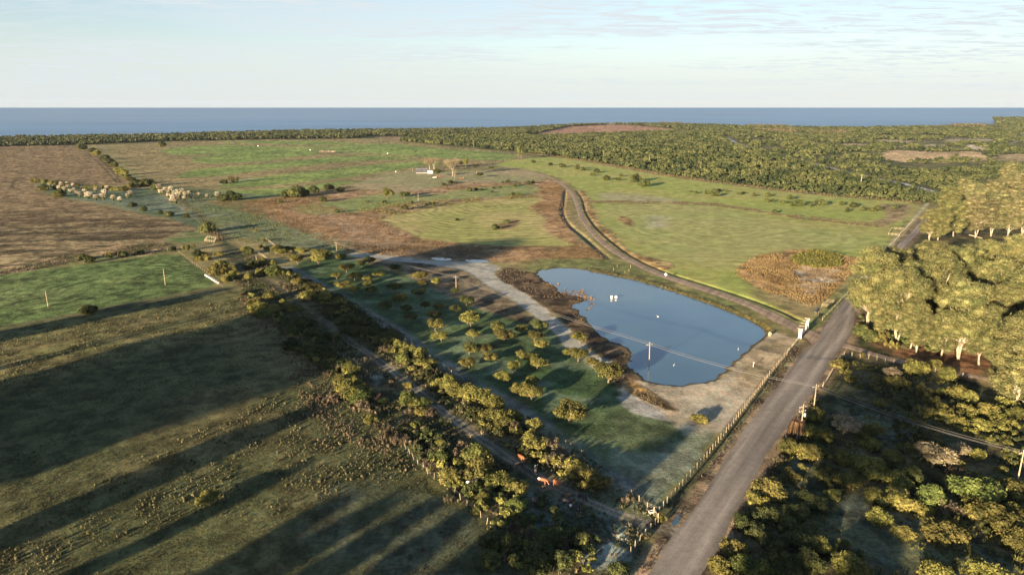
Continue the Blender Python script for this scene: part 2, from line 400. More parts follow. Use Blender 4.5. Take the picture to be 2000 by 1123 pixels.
# far right scrubland floor
m = mask([(760,262),(1010,240),(1400,236),(2100,232),(2100,480),(1820,400),(1600,383),(1400,358),(1200,326),(1090,308),(900,290),(780,276)], 8, 10); setc(m, (.075,.08,.034), (.15,.135,.06), ND); tuf(m, .8)
m = mask([(-60,290),(-60,262),(300,258),(600,250),(1000,244),(1010,262),(790,270),(500,274),(170,284)], 8, 8); setc(m, (.085,.09,.04), (.12,.11,.05), ND)
for P, c in [([(1720,296),(1770,294),(1820,298),(1910,296),(1935,306),(1930,314),(1880,318),(1770,318),(1724,310)], (.50,.36,.20)),
             ([(1940,303),(2010,300),(2010,318),(1950,316)], (.38,.29,.16)),
             ([(1706,274),(1750,273),(1780,276),(1778,280),(1710,279)], (.42,.33,.21)), ([(1640,281),(1700,281),(1696,285),(1645,285)], (.40,.30,.18)),
             ([(1745,285),(1845,282),(1845,287),(1750,288)], (.44,.36,.23)), ([(1882,284),(1905,283),(1932,290),(1930,294),(1895,292)], (.60,.50,.36)),
             ([(1955,289),(1980,286),(2010,288),(2010,295),(1960,294)], (.55,.46,.33)), ([(1840,272),(1935,270),(1945,277),(1850,278)], (.34,.29,.2)),
             ([(1962,280),(1985,268),(2020,262),(2020,280)], (.30,.28,.26)), ([(1942,264),(1962,262),(1962,267),(1945,268)], (.30,.28,.26))]:
    m = mask(P, 3, 6); setc(m, c, tuple(x*.75 for x in c), ND)
m = mask([(1042,264),(1075,254),(1112,247),(1210,243),(1343,254),(1290,258),(1210,260.5),(1120,263),(1050,266)], 5, 3); setc(m, (.29,.165,.105), (.34,.20,.13), ND); rows(m, 14, None, 1.2, .5)
m = mask([(720,268.5),(930,265.5),(900,270),(776,275)], 5, 3); setc(m, (.25,.16,.10))
# upper green fields
m = mask([(210,288),(300,278),(500,273.5),(720,271.5),(820,283),(1000,298),(1040,312),(960,322),(820,345),(700,368),(560,385),(400,372),(300,358),(240,315)], 3, 3); setc(m, (.205,.168,.078), (.26,.205,.095), ND); tuf(m, .8)
GB = [[(300,293),(420,282),(560,288),(700,286),(690,290),(545,297),(440,300),(345,304)],
      [(371,311),(420,302),(595,292),(640,299),(560,309),(490,318),(385,320)],
      [(343,343),(385,330),(490,323),(700,301),(840,312),(700,313),(525,331),(437,343),(350,348)],
      [(430,361),(490,348),(700,325),(820,314),(880,320),(800,328),(700,344),(520,363),(440,368)],
      [(650,286),(755,279),(860,291),(1010,300),(1000,314),(930,312),(825,308),(720,300),(650,299)],
      [(400,278),(520,275),(640,276),(720,281),(640,285),(520,281)],
      [(370,376),(420,370),(520,372),(700,350),(680,360),(560,382),(440,384)]]
for P in GB:
    m = mask(P, 2.5, 4); setc(m, GREEN, (.21,.265,.075), ND)
m = lmask([(405,277),(480,282),(560,288),(700,297),(830,307)], 4, 1, .5); setc(m, (.33,.27,.15))
m = lmask([(430,360),(450,353),(500,349)], 5, 2, 2); setc(m*.8, (.36,.38,.33))
# brown central land
m = mask([(400,395),(560,385),(700,366),(850,352),(1060,345),(1105,360),(1112,400),(1104,430),(1125,470),(1180,492),(1190,510),(1040,512),(900,512),(680,494),(560,445),(470,412)], 3, 4); setc(m, BROWN, (.32,.21,.115), ND); tuf(m, 1.0)
m = mask([(560,395),(640,400),(700,430),(800,462),(820,485),(700,480),(620,440)], 6, 8); setc(m*.6, (.36,.28,.20), (.28,.19,.11), NF)
m = mask([(640,470),(800,482),(960,490),(960,508),(880,506),(720,492)], 4, 6); setc(m*.8, DKBR, (.12,.10,.07), NF)
m = mask([(671,360),(790,331),(875,335),(1035,332),(1080,352),(1000,357),(895,358),(790,378),(720,372)], 3, 3); setc(m, (.245,.235,.115), (.30,.245,.14), ND); tuf(m, .3)
m = mask([(600,420),(553,404),(660,394),(740,377),(846,381),(895,372),(1040,358),(1054,378),(1000,384),(860,391),(770,400),(667,419)], 2.5, 3); setc(m, (.19,.225,.08), (.24,.245,.10), ND); tuf(m, .4)
m = mask([(760,402),(860,392),(1000,384),(1052,377),(1052,386),(947,392),(860,406),(740,430)], 2, 3); setc(m, (.17,.145,.065), (.24,.17,.09), NF); tuf(m, 1.2)
m = mask([(737,429),(800,414),(860,404),(947,391),(1052,385),(1062,392),(1030,403),(1035,413),(1063,421),(1070,430),(1052,447),(1117,475),(1112,480),(993,481),(930,478),(825,467),(814,460),(765,443)], 1.5, 1.5); setc(m, (.28,.275,.09), (.35,.30,.12), ND); rows(m, 8, (990,404), 0, .55, 7); tuf(m, .2)
m = mask([(960,442),(1000,428),(1015,430),(1005,446),(975,450)], 1, 1.5); setc(m, BROWN)
# frosted slopes and gully on the left
m = mask([(290,362),(420,372),(520,384),(480,396),(560,440),(660,470),(690,495),(600,490),(480,470),(430,450),(380,412),(330,388)], 3, 6); setc(m, (.115,.145,.070), (.15,.165,.095), ND); tuf(m, .8)
m = mask([(190,376),(280,367),(302,370),(335,392),(385,418),(430,452),(380,458),(330,428),(260,414),(210,398),(120,388),(70,368),(80,352),(130,354),(180,362)], 2, 4); setc(m, (.085,.115,.060), (.13,.16,.11), ND); tuf(m, .7)
# ploughed field left
PL = [(-80,285),(155,284),(170,292),(215,322),(262,353),(270,361),(200,363),(130,357),(65,351),(60,362),(85,379),(140,391),(215,405),(290,422),(345,432),(380,443),(388,453),(340,461),(300,471),(150,493),(-80,548)]
m = mask(PL, 1.2, 1.5); an = fbm(X*.10+Y*.04, Y*.45-X*.10, 3.2, 4, 91); setc(m, SOIL, (.168,.13,.070), ND); rows(m, 5.5, (150,-400), 0, 1.0, 5); tuf(m, 1.2); col *= (1+m*((sstep(.36,.64,an)-.5)*1.15))[:, None]
up = m*sstep(420, 620, Y); setc(up*.7, (.23,.165,.09))
for P in ([(40,372),(20,366),(30,352),(60,350)], [(160,290),(200,325),(228,357)], [(0,438),(60,450),(145,470)], [(175,292),(222,335),(236,357)]):
    m = lmask(P, 2.6, .6, .6); setc(m*.9, (.07,.058,.032))
m = mask([(345,455),(395,448),(430,470),(380,474),(320,474)], 2, 3); setc(m, (.12,.18,.06), (.2,.17,.09), NF)
m = mask([(-80,545),(150,492),(300,470),(346,478),(346,492),(150,512),(-80,553)], 1, 3); setc(m, (.15,.155,.06), (.28,.20,.11), NF); tuf(m, 1.3)
# green field left
m = mask([(-80,548),(60,530),(200,513),(346,493),(380,518),(434,557),(332,577),(170,606),(-80,660)], 1, .8); setc(m, (.095,.135,.045), (.135,.165,.062), ND); rows(m, 4.2, (520,640), 0, .5, 10); tuf(m, 1.2)
m2 = m*mask([(330,493),(380,518),(434,557),(380,568),(300,530)], 3, 4); k = m2 > .4; det[k, 1] = .9
# near left pasture
m = mask([(-80,660),(170,607),(332,578),(434,558),(500,572),(560,640),(640,720),(790,860),(830,930),(900,985),(1090,1140),(1000,1400),(-400,1400),(-400,700)], 2, 3)
setc(m, (.080,.083,.036), (.125,.108,.048), ND); tuf(m, .9)  # pasture base colour lowered because this ground lies in tree shade
m3 = m*mask([(-80,672),(444,584),(500,575),(520,620),(87,735),(-80,790)], 8, 10); setc(m3*.8, (.21,.18,.080), (.15,.14,.055), NF)  # sunlit strip between the tree shadows, painted in as lighter ground
mp_ = m; 
m3 = m*sstep(.52, .66, nD); setc(m3*.5, (.055,.07,.03))
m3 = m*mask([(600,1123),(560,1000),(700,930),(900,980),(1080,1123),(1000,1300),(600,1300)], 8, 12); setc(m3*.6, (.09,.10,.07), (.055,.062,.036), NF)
m = lmask([(-60,650),(200,605),(434,563)], 3, 1, 1); setc(m*.8, (.10,.09,.05))
# corridor floor
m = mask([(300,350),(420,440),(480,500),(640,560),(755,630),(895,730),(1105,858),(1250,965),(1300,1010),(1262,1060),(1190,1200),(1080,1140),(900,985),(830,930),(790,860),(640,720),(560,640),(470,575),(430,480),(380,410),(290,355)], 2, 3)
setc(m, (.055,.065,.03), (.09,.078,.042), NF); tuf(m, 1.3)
m3 = m*mask([(1000,960),(1100,940),(1250,1000),(1290,1015),(1200,1123),(1100,1060),(980,1010)], 4, 8); setc(m3*.8, (.12,.15,.125), (.06,.075,.042), NF)
for P in ([(725,735),(745,725),(750,745),(730,755)], [(1130,1060),(1240,1030),(1230,1100),(1130,1110)]):
    m3 = mask(P, 1.5, 2); setc(m3*.8, (.21,.24,.21))
# orchard
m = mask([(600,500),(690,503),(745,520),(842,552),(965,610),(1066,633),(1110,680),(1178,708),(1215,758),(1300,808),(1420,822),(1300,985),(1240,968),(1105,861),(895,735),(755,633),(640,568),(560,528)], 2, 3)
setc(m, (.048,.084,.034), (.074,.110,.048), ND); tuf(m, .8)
m3 = m*mask([(1100,870),(1210,760),(1440,815),(1300,990),(1180,930)], 12, 12); setc(m3*.8, (.125,.145,.075), (.072,.098,.045), fl)
m3 = m*mask([(1180,925),(1440,820),(1300,1000),(1240,970)], 8, 6); setc(m3*.5, (.25,.25,.20))
m3 = m*sstep(.55, .68, nB); setc(m3*.35, (.16,.19,.14))
FP = [(560,520),(640,565),(710,606),(755,636),(825,676),(874,716),(947,757),(1035,812),(1105,866),(1175,916),(1245,978)]
m = lmask(FP, 5.5, 1.5, 1.5); setc(m*.85, (.20,.21,.19), (.12,.14,.10), NF)
# brown land between orchard and grey path; dark margin of pond
m = mask([(685,500),(860,512),(912,527),(947,555),(1000,586),(1035,618),(1066,638),(1035,636),(965,616),(895,584),(842,556),(790,534),(737,520)], 2, 3); setc(m, (.115,.088,.052), (.16,.125,.08), NF); tuf(m, 1.2)
m = mask([(965,537),(986,520),(1035,528),(1087,560),(1150,580),(1120,597),(1154,640),(1245,685),(1225,710),(1250,744),(1330,800),(1310,808),(1210,765),(1175,709),(1140,664),(1115,646),(1070,604),(1000,565),(961,545)], 1.5, 3); setc(m, (.070,.050,.032), (.125,.085,.048), NF); tuf(m, 1.3)
# bank north of the pond
m = mask([(1000,515),(1040,506),(1190,503),(1260,530),(1330,556),(1420,585),(1500,618),(1530,640),(1500,655),(1440,605),(1340,572),(1240,543),(1150,524),(1050,528),(1015,530)], 1.5, 2); setc(m, (.155,.165,.06), (.24,.185,.085), ND); tuf(m, .8)
# right fields
m = mask([(955,324),(1010,311),(1090,306),(1200,327),(1300,345),(1400,358),(1500,372),(1600,382),(1700,390),(1808,397),(1760,440),(1715,497),(1690,530),(1650,560),(1600,620),(1575,635),(1545,622),(1480,597),(1380,560),(1300,535),(1235,505),(1200,475),(1165,445),(1150,420),(1145,395),(1132,372),(1100,350),(1040,332)], 1.5, 1.5)
setc(m, LGREEN, (.31,.305,.095), ND); tuf(m, .2); fieldR = m.copy()
m3 = m*mask([(1180,390),(1320,382),(1500,430),(1700,455),(1720,490),(1560,488),(1440,520),(1330,520),(1230,470),(1170,430)], 10, 8)
rows(m3, 8.0, (1425,446), 0, .28, 8); setc(m3*.4, (.30,.28,.14))
m3 = m*mask([(1480,585),(1440,540),(1500,510),(1700,500),(1600,620),(1560,625)], 3, 3); setc(m3, (.21,.185,.075), (.26,.2,.10), ND); tuf(m3, .8)
for P in ([(1150,395),(1200,393),(1260,396),(1330,394),(1400,400),(1500,416),(1580,428),(1650,436),(1735,443)],):
    m3 = lmask(P, 7, 2, 2.5); setc(m3, (.20,.155,.075), (.27,.17,.09), NF); tuf(m3, 1.3)
m3 = lmask([(1150,360),(1260,357),(1340,350),(1420,350)], 4, 1.5, 2); setc(m3*.8, (.28,.19,.10))
m3 = lmask([(1380,405),(1480,420),(1600,436),(1740,452)], 2.5, 1, .6); setc(m3*.6, (.24,.19,.10))
m3 = mask([(1170,374),(1260,380),(1330,392),(1260,394),(1160,392)], 3, 4); setc(m3*.6, (.31,.27,.19))
m3 = mask([(1203,424),(1218,422),(1243,434),(1238,444),(1222,440)], 1, 1.5); setc(m3, BROWN); tuf(m3, 1.2)
m3 = mask([(1270,420),(1300,425),(1292,445),(1265,445)], 4, 4); setc(m3*.7, (.36,.33,.25))
m3 = mask([(1700,400),(1790,398),(1770,425),(1735,442),(1690,436),(1745,420)], 1.5, 2); setc(m3, (.21,.17,.085), (.27,.2,.11), NF); tuf(m3, 1.1)
m = mask([(1128,366),(1150,378),(1158,402),(1170,425),(1170,436),(1200,452),(1216,480),(1240,496),(1280,503),(1324,521),(1300,532),(1240,508),(1185,470),(1150,440),(1140,410)], 1, 2.5); setc(m, (.27,.175,.08), (.30,.22,.10), NF); tuf(m, 1.3)
# brown marsh patch by the road
m = mask([(1428,532),(1475,500),(1520,491),(1580,487),(1632,499),(1681,502),(1655,545),(1610,590),(1580,598),(1545,585),(1496,569)], 1.2, 2.5); setc(m, (.25,.155,.065), (.31,.20,.09), NF); tuf(m, 1.4)
m3 = m*mask([(1541,530),(1560,519),(1640,515),(1643,530),(1610,565),(1585,580),(1560,560)], 2, 3); setc(m3, (.33,.26,.20), (.42,.37,.29), NF)
m3 = mask([(1500,570),(1540,580),(1590,592),(1570,605),(1520,590)], 1.5, 3); setc(m3, (.12,.13,.055), (.2,.16,.08), NF); tuf(m3, 1.4)
# sandy beach
m = mask([(1237,742),(1300,753),(1375,750),(1405,738),(1430,714),(1495,655),(1520,648),(1562,662),(1440,830),(1395,845),(1330,835),(1250,800),(1225,792),(1203,770)], 1.5, 3); setc(m, SAND, (.40,.335,.24), ND); tuf(m, .5)
m3 = m*mask([(1440,712),(1500,655),(1562,662),(1490,760),(1440,760)], 3, 4); setc(m3*.85, (.23,.185,.10), (.30,.23,.14), NF); tuf(m3, .8)
m3 = mask([(1300,785),(1440,775),(1400,860),(1320,850)], 3, 6); setc(m3*.5, (.34,.31,.23))
m3 = mask([(1203,770),(1235,765),(1290,800),(1330,830),(1270,815),(1220,800)], 1.5, 1.5); setc(m3, (.36,.34,.30))
m3 = mask([(1215,745),(1240,745),(1330,798),(1318,808),(1235,775)], 1, 1.5); setc(m3, (.15,.105,.05), (.26,.16,.06), NF); tuf(m3, 1.3)
# right scrub floor, gum floor
m = mask([(1640,640),(1700,600),(1780,470),(1830,400),(2100,420),(2500,900),(2300,1400),(1250,1400),(1375,1123),(1462,965),(1600,760),(1640,700)], 2, 3); setc(m, (.058,.062,.03), (.095,.08,.04), NF); tuf(m, 1.3)
m3 = m*mask([(1650,600),(1800,560),(2100,560),(2100,790),(1850,735),(1700,680)], 4, 5); setc(m3, (.21,.11,.06), (.16,.13,.06), NF)
for P in ([(1640,960),(1760,1010),(1900,1060),(1990,1123),(1850,1200),(1640,1050)], [(1630,780),(1760,800),(1800,870),(1700,860)], [(1560,870),(1620,900),(1590,960),(1540,940)], [(1900,480),(2000,470),(2000,530),(1920,530)]):
    m3 = mask(P, 5, 6); setc(m3*.7, (.12,.14,.115), (.07,.085,.048), NF)
# verges and ditches
for P, w in ((ROAD_L, 5), (ROAD_R, 4)):
    m = lmask(P, w, 1, 1.2); setc(m, (.15,.11,.07), (.22,.16,.10), NF); tuf(m, 1.2)
m = lmask([(1282,1020),(1340,955),(1450,815),(1560,675)], 2.6, .8, .5); setc(m, (.07,.055,.035), (.13,.13,.06), NF); tuf(m, 1.2)
for P in ([(1575,650),(1600,628),(1650,575),(1700,520),(1762,455),(1808,402)],):
    m = lmask(P, 3.5, 1, .8); setc(m, (.16,.175,.065)); tuf(m, .6)
m = lmask([(a, b) for a, b, _ in FARTRACK], 3.2, .8, .4); setc(m, (.34,.31,.19))
# grey path bed, wet patches
m = mask(CREEK, .8, 1.0); setc(m, (.38,.36,.31), (.31,.30,.26), NF); tuf(m, .4)
P = [(1120,650),(1132,668),(1160,690),(1210,715),(1215,735),(1190,735),(1160,712),(1110,690)]
m = mask(P, 2, 3); setc(m*.8, (.32,.31,.27))
# track with two ruts
L_, R_, PP, ww = strip_poly(TRACK, 1)
d = np.full(X.size, 1e9); sel = (Y < 520) & (X < 60) & (X > -330)
d[sel] = seg_dist(X[sel], Y[sel], PP[::2], False)
dn = d+(nC-.5)*.8
m = 1-sstep(1.6, 2.4, dn); tf = sstep(270, 195, Y)*.9+.06; setc(m*.55*tf, (.12,.11,.08)); tuf(m, .8)
m = (1-sstep(.25, .55, np.abs(dn-.85))); setc(m*.85*tf, (.22,.19,.15))
tz = np.clip(det[:, 2], 0, 1.4); nE = fbm(X, Y, 1.6, 2, 53)
mot = (sstep(.36, .64, nC)-.5)*.55+(sstep(.36, .64, nB)-.5)*.35+(nE-.5)*.5
col *= np.clip(1+mot*(.10+tz*.85), .35, 1.8)[:, None]
# relief
Z += (nA-.5)*.25*np.clip(Y/300, 0, 1)+(nC-.5)*.18*np.clip(det[:, 2], 0, 1.5)
flat = np.maximum.reduce([lmask([((a[0]+b_[0])/2, (a[1]+b_[1])/2) for a, b_ in zip(ROAD_L, ROAD_R)], 26, 3, 0), lmask([(a, b_) for a, b_, _ in DRIVE], 14, 2, 0), lmask([(a, b_) for a, b_, _ in SIDE], 12, 2, 0), lmask([(a, b_) for a, b_, _ in FARROAD], 20, 4, 0)])
Z *= 1-flat
pw = smooth_poly(GA(POND), 2)
sel = (X > pw[:,0].min()-20) & (X < pw[:,0].max()+20) & (Y > pw[:,1].min()-20) & (Y < pw[:,1].max()+20)
dd = seg_dist(X[sel], Y[sel], pw, True); ins = inside(X[sel], Y[sel], pw); sd = np.where(ins, -dd, dd)+(nC[sel]-.5)*3*sstep(60, 20, np.abs(X[sel]-30))
zb = np.interp(sd, [-14, -3, 0, 1.5, 3.5], [-2.2, -.8, -.30, -.05, 0]); Z[sel] = np.where(sd < 3.5, zb+(nC[sel]-.5)*.15, Z[sel])
mm = np.zeros(X.size); mm[sel] = 1-sstep(.6, 1.8, sd); setc(mm, (.10,.078,.045))
NR = [(1190,534),(1240,545),(1290,558),(1340,575),(1390,592),(1430,608),(1465,622),(1492,640)]
m = lmask(NR, 3.6, .7, 1.2); setc(m*(mm < .5), (.42,.30,.07), (.30,.26,.07), NF)
# ditch that follows the drive
for P, w, dz in (([(1075,352),(1105,368),(1122,398),(1128,425),(1145,455),(1175,484),(1230,512)][::1], 0, 0),):
    pass
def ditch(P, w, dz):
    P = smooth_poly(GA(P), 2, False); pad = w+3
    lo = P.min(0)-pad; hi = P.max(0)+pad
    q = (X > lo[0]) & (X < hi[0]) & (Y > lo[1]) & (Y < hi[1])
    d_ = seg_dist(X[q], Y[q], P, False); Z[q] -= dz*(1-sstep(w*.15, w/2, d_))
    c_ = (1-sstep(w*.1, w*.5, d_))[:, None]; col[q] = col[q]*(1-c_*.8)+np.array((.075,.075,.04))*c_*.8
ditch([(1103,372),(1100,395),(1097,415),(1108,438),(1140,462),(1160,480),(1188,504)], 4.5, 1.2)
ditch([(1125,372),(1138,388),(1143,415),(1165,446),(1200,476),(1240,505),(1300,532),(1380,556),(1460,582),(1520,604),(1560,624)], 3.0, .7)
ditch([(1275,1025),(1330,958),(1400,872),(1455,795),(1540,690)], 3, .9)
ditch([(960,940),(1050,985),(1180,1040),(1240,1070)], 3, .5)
V = np.column_stack([X, Y, Z])
# borders of the sheet dip under the wider land
B2 = V.reshape(len(ys), NC, 3); B2[0, :, 2] -= 1.2; B2[:, 0, 2] -= 1.2; B2[:, -1, 2] -= 1.2
# coast: cut away what lies beyond it
COAST = GA([(-600,280),(-60,273),(0,271.5),(150,269),(300,266.5),(450,261),(600,257),(800,254.5),(1000,252),(1060,248),(1150,243),(1250,242),(1400,244.5),(1500,246.5),(1600,248),(1700,248.5),(1760,247.5),(1850,244.5),(1950,242.5),(2060,240),(2600,238)])
yc = np.interp((X/np.maximum(Y, 1)).ravel(), COAST[:,0]/COAST[:,1], COAST[:,1])
land = (Y < yc+(fbm(X, Y, 120, 3, 5)-.5)*60).reshape(len(ys), NC)
sh = sstep(60, 10, (yc-Y)); col[:] = col*(1-sh[:, None]*.6)+np.array((.36,.30,.22))*sh[:, None]*.6
idx = np.arange(len(ys)*NC).reshape(len(ys), NC)
q = np.stack([idx[:-1, :-1], idx[:-1, 1:], idx[1:, 1:], idx[1:, :-1]], -1)
q = q[land[:-1, :-1]].reshape(-1, 4)
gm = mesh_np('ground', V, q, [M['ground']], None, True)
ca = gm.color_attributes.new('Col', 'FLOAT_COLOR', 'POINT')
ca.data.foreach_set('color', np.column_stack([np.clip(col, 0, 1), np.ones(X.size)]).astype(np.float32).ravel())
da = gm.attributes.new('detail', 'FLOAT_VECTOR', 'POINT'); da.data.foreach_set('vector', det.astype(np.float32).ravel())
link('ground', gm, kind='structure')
# the wider land all round, a little lower
tv = [(-2800,-1500),(2800,-1500),(2800,1500),(-2800,1500)]
bm = bmesh.new(); f = bm.faces.new([bm.verts.new((x, y, -1.0)) for x, y in tv]); bmesh.ops.triangulate(bm, faces=[f])
bm.normal_update()
for f in bm.faces:
    if f.normal.z < 0: f.normal_flip()
tm = bpy.data.meshes.new('terrain'); bm.to_mesh(tm); bm.free(); tm.materials.append(simple('terrain', (.09,.09,.04), (.19,.16,.08), .03, .95))
link('terrain', tm, kind='structure')
# sea
def water_mat(name, base, rough, bscale, bstr, spec=.5, sc=(1,1,1), metallic=0):
    m, nt, b = new_mat(name); b.inputs['Roughness'].default_value = rough; b.inputs['IOR'].default_value = 1.33
    b.inputs['Specular IOR Level'].default_value = spec
    b.inputs['Metallic'].default_value = metallic
    tc = N(nt, 'ShaderNodeTexCoord'); mp = N(nt, 'ShaderNodeMapping'); mp.inputs['Scale'].default_value = sc
    nt.links.new(tc.outputs['Object'], mp.inputs[0])
    c, _ = ramp_noise(nt, .0006 if bscale < .05 else .03, base, tuple(x*1.25 for x in base), .35, .65, 3, vec=mp.outputs[0])
    nt.links.new(c, b.inputs['Base Color'])
    if bstr:
        no = N(nt, 'ShaderNodeTexNoise'); no.inputs['Scale'].default_value = bscale; no.inputs['Detail'].default_value = 4
        nt.links.new(mp.outputs[0], no.inputs[0])
        bp = N(nt, 'ShaderNodeBump'); bp.inputs['Strength'].default_value = bstr; bp.inputs['Distance'].default_value = 1.0 if bscale < .5 else .05
        nt.links.new(no.outputs[0], bp.inputs['Height']); nt.links.new(bp.outputs[0], b.inputs['Normal'])
    return m
M['sea'] = water_mat('sea_water', (.105,.20,.31), .5, .04, .6, .35, (1, 3.0, 1))
M['pond'] = water_mat('pond_water', (.055,.105,.135), .02, .6, .10, 1.0)
link('sea', MB().add([(-150000,900,-6),(150000,900,-6),(150000,150000,-6),(-150000,150000,-6)], [[0,1,2,3]]).mesh('sea', M['sea']), kind='structure')
def sheet(name, P, z, mat, **kw):
    bm = bmesh.new(); f = bm.faces.new([bm.verts.new((float(x), float(y), z)) for x, y in P])
    bmesh.ops.triangulate(bm, faces=[f], ngon_method='EAR_CLIP'); bm.normal_update()
    for f in bm.faces:
        if f.normal.z < 0: f.normal_flip()
    me = bpy.data.meshes.new(name); bm.to_mesh(me); bm.free(); me.materials.append(mat)
    return link(name, me, kind='structure', **kw)
c0 = pw.mean(0); d_ = pw-c0; d_ = d_/np.linalg.norm(d_, axis=1)[:, None]
sheet('pond_water', pw+d_*1.2, -.30, M['pond'])
for i, P in enumerate(([(838,505),(850,503),(880,505),(884,509),(860,510)], [(905,508),(930,507),(958,510),(950,514),(915,513)])):
    sheet('puddle', smooth_poly(GA(P), 2), .16, M['pond'])
sheet('puddle', smooth_poly(GA([(1310,1025),(1317,1012),(1329,1000),(1331,1010),(1322,1026)]), 2), .02, M['pond'])
# ------------------------------------------------------------------ roads
def gravel(name, c0, c1, bump=.5):
    m, nt, b = new_mat(name)
    tc = N(nt, 'ShaderNodeTexCoord'); mp = N(nt, 'ShaderNodeMapping')
    mp.inputs['Rotation'].default_value = (0, 0, -(PI/2-math.radians(34.4)))
    mp.vector_type = 'POINT'
    nt.links.new(tc.outputs['Object'], mp.inputs[0])
    mp2 = N(nt, 'ShaderNodeMapping'); mp2.inputs['Scale'].default_value = (.05, 1.0, 1); nt.links.new(mp.outputs[0], mp2.inputs[0])
    a, fa = ramp_noise(nt, .55, c0, c1, .3, .7, 4)
    st, fs = ramp_noise(nt, .42, (.74,.73,.72), (1.24,1.21,1.16), .36, .64, 5, vec=mp2.outputs[0])
    g, fg = ramp_noise(nt, 5, (.8,.8,.8), (1.25,1.25,1.25), .3, .7, 3)
    m1 = N(nt, 'ShaderNodeMix', data_type='RGBA', blend_type='MULTIPLY'); m1.inputs[0].default_value = 1
    nt.links.new(a, m1.inputs[6]); nt.links.new(st, m1.inputs[7])
    m2 = N(nt, 'ShaderNodeMix', data_type='RGBA', blend_type='MULTIPLY'); m2.inputs[0].default_value = .9
    nt.links.new(m1.outputs[2], m2.inputs[6]); nt.links.new(g, m2.inputs[7]); nt.links.new(m2.outputs[2], b.inputs['Base Color'])
    la = N(nt, 'ShaderNodeAttribute', attribute_name='lane'); rr_ = N(nt, 'ShaderNodeValToRGB'); el = rr_.color_ramp.elements
    el[0].position = 0; el[0].color = (.78, .76, .70, 1); el[1].position = 1; el[1].color = (.78, .76, .70, 1)
    for ps, vl in ((.14, .92), (.27, 1.20), (.40, .98), (.5, .86), (.60, .98), (.73, 1.20), (.86, .92)):
        e_ = el.new(ps); e_.color = (vl, vl*.995, vl*.98, 1)
    wb = N(nt, 'ShaderNodeMath', operation='MULTIPLY_ADD'); wb.inputs[1].default_value = .22; nt.links.new(fs, wb.inputs[0])
    sb_ = N(nt, 'ShaderNodeMath', operation='SUBTRACT'); sb_.inputs[1].default_value = .11; nt.links.new(la.outputs['Fac'], wb.inputs[2]); nt.links.new(wb.outputs[0], sb_.inputs[0]); nt.links.new(sb_.outputs[0], rr_.inputs[0])
    m3 = N(nt, 'ShaderNodeMix', data_type='RGBA', blend_type='MULTIPLY'); m3.inputs[0].default_value = 1
    nt.links.new(m2.outputs[2], m3.inputs[6]); nt.links.new(rr_.outputs[0], m3.inputs[7]); nt.links.new(m3.outputs[2], b.inputs['Base Color'])
    b.inputs['Roughness'].default_value = .95; b.inputs['Specular IOR Level'].default_value = .15
    ad = N(nt, 'ShaderNodeMath', operation='ADD'); nt.links.new(fg, ad.inputs[0]); nt.links.new(fs, ad.inputs[1])
    bp = N(nt, 'ShaderNodeBump'); bp.inputs['Strength'].default_value = bump; bp.inputs['Distance'].default_value = .12
    nt.links.new(ad.outputs[0], bp.inputs['Height']); nt.links.new(bp.outputs[0], b.inputs['Normal']); return m
M['road'] = gravel('road_gravel', (.195,.172,.145), (.25,.22,.185), .35)
M['drive'] = gravel('drive_gravel', (.23,.175,.125), (.31,.24,.175), .35)
M['pale'] = gravel('far_road_gravel', (.30,.29,.28), (.36,.34,.32), .3)
def strip(name, L, R, z, mat, crown=.06):
    n = len(L); K = 9; V = []
    rs = np.random.default_rng(3); jl = np.convolve(rs.normal(0, .35, n+8), np.ones(3)/3, 'same')[:n]; jr = np.convolve(rs.normal(0, .35, n+8), np.ones(3)/3, 'same')[4:n+4]
    for i in range(n):
        a, b_ = L[i], R[i]; wd = np.linalg.norm(b_-a)
        a2 = a+(a-b_)/wd*jl[i]; b2 = b_+(b_-a)/wd*jr[i]
        for j in range(K):
            t = j/(K-1); p = a2*(1-t)+b2*t; V.append((p[0], p[1], z+crown*4*t*(1-t)-(.10 if j in (0, K-1) else 0)))
    ix = np.arange(n*K).reshape(n, K)
    q = np.stack([ix[:-1, :-1], ix[:-1, 1:], ix[1:, 1:], ix[1:, :-1]], -1).reshape(-1, 4)
    me = mesh_np(name, V, q, [mat], None, True)
    if me.polygons[0].normal.z < 0: me.flip_normals()
    at = me.attributes.new('lane', 'FLOAT', 'POINT'); at.data.foreach_set('value', np.tile(np.linspace(0, 1, K), n).astype(np.float32))
    return link(name, me, kind='structure')
def resamp(P, n):
    s0 = np.concatenate([[0], np.cumsum(np.linalg.norm(np.diff(P, axis=0), axis=1))]); t = np.linspace(0, s0[-1], n)
    return np.stack([np.interp(t, s0, P[:, 0]), np.interp(t, s0, P[:, 1])], 1)
strip('road', resamp(smooth_poly(GA(ROAD_L), 2, False), 160), resamp(smooth_poly(GA(ROAD_R), 2, False), 160), .055, M['road'], .10)
for nm, ln, z, mt, k in (('driveway', DRIVE, .045, M['drive'], 220), ('side_lane', SIDE, .035, M['drive'], 70), ('far_road', FARROAD, .30, M['pale'], 90)):
    a, b_, _, _ = strip_poly(ln, 1.6 if nm == 'far_road' else 1.0); strip(nm, resamp(a, k), resamp(b_, k), z, mt)

exec_markers = None
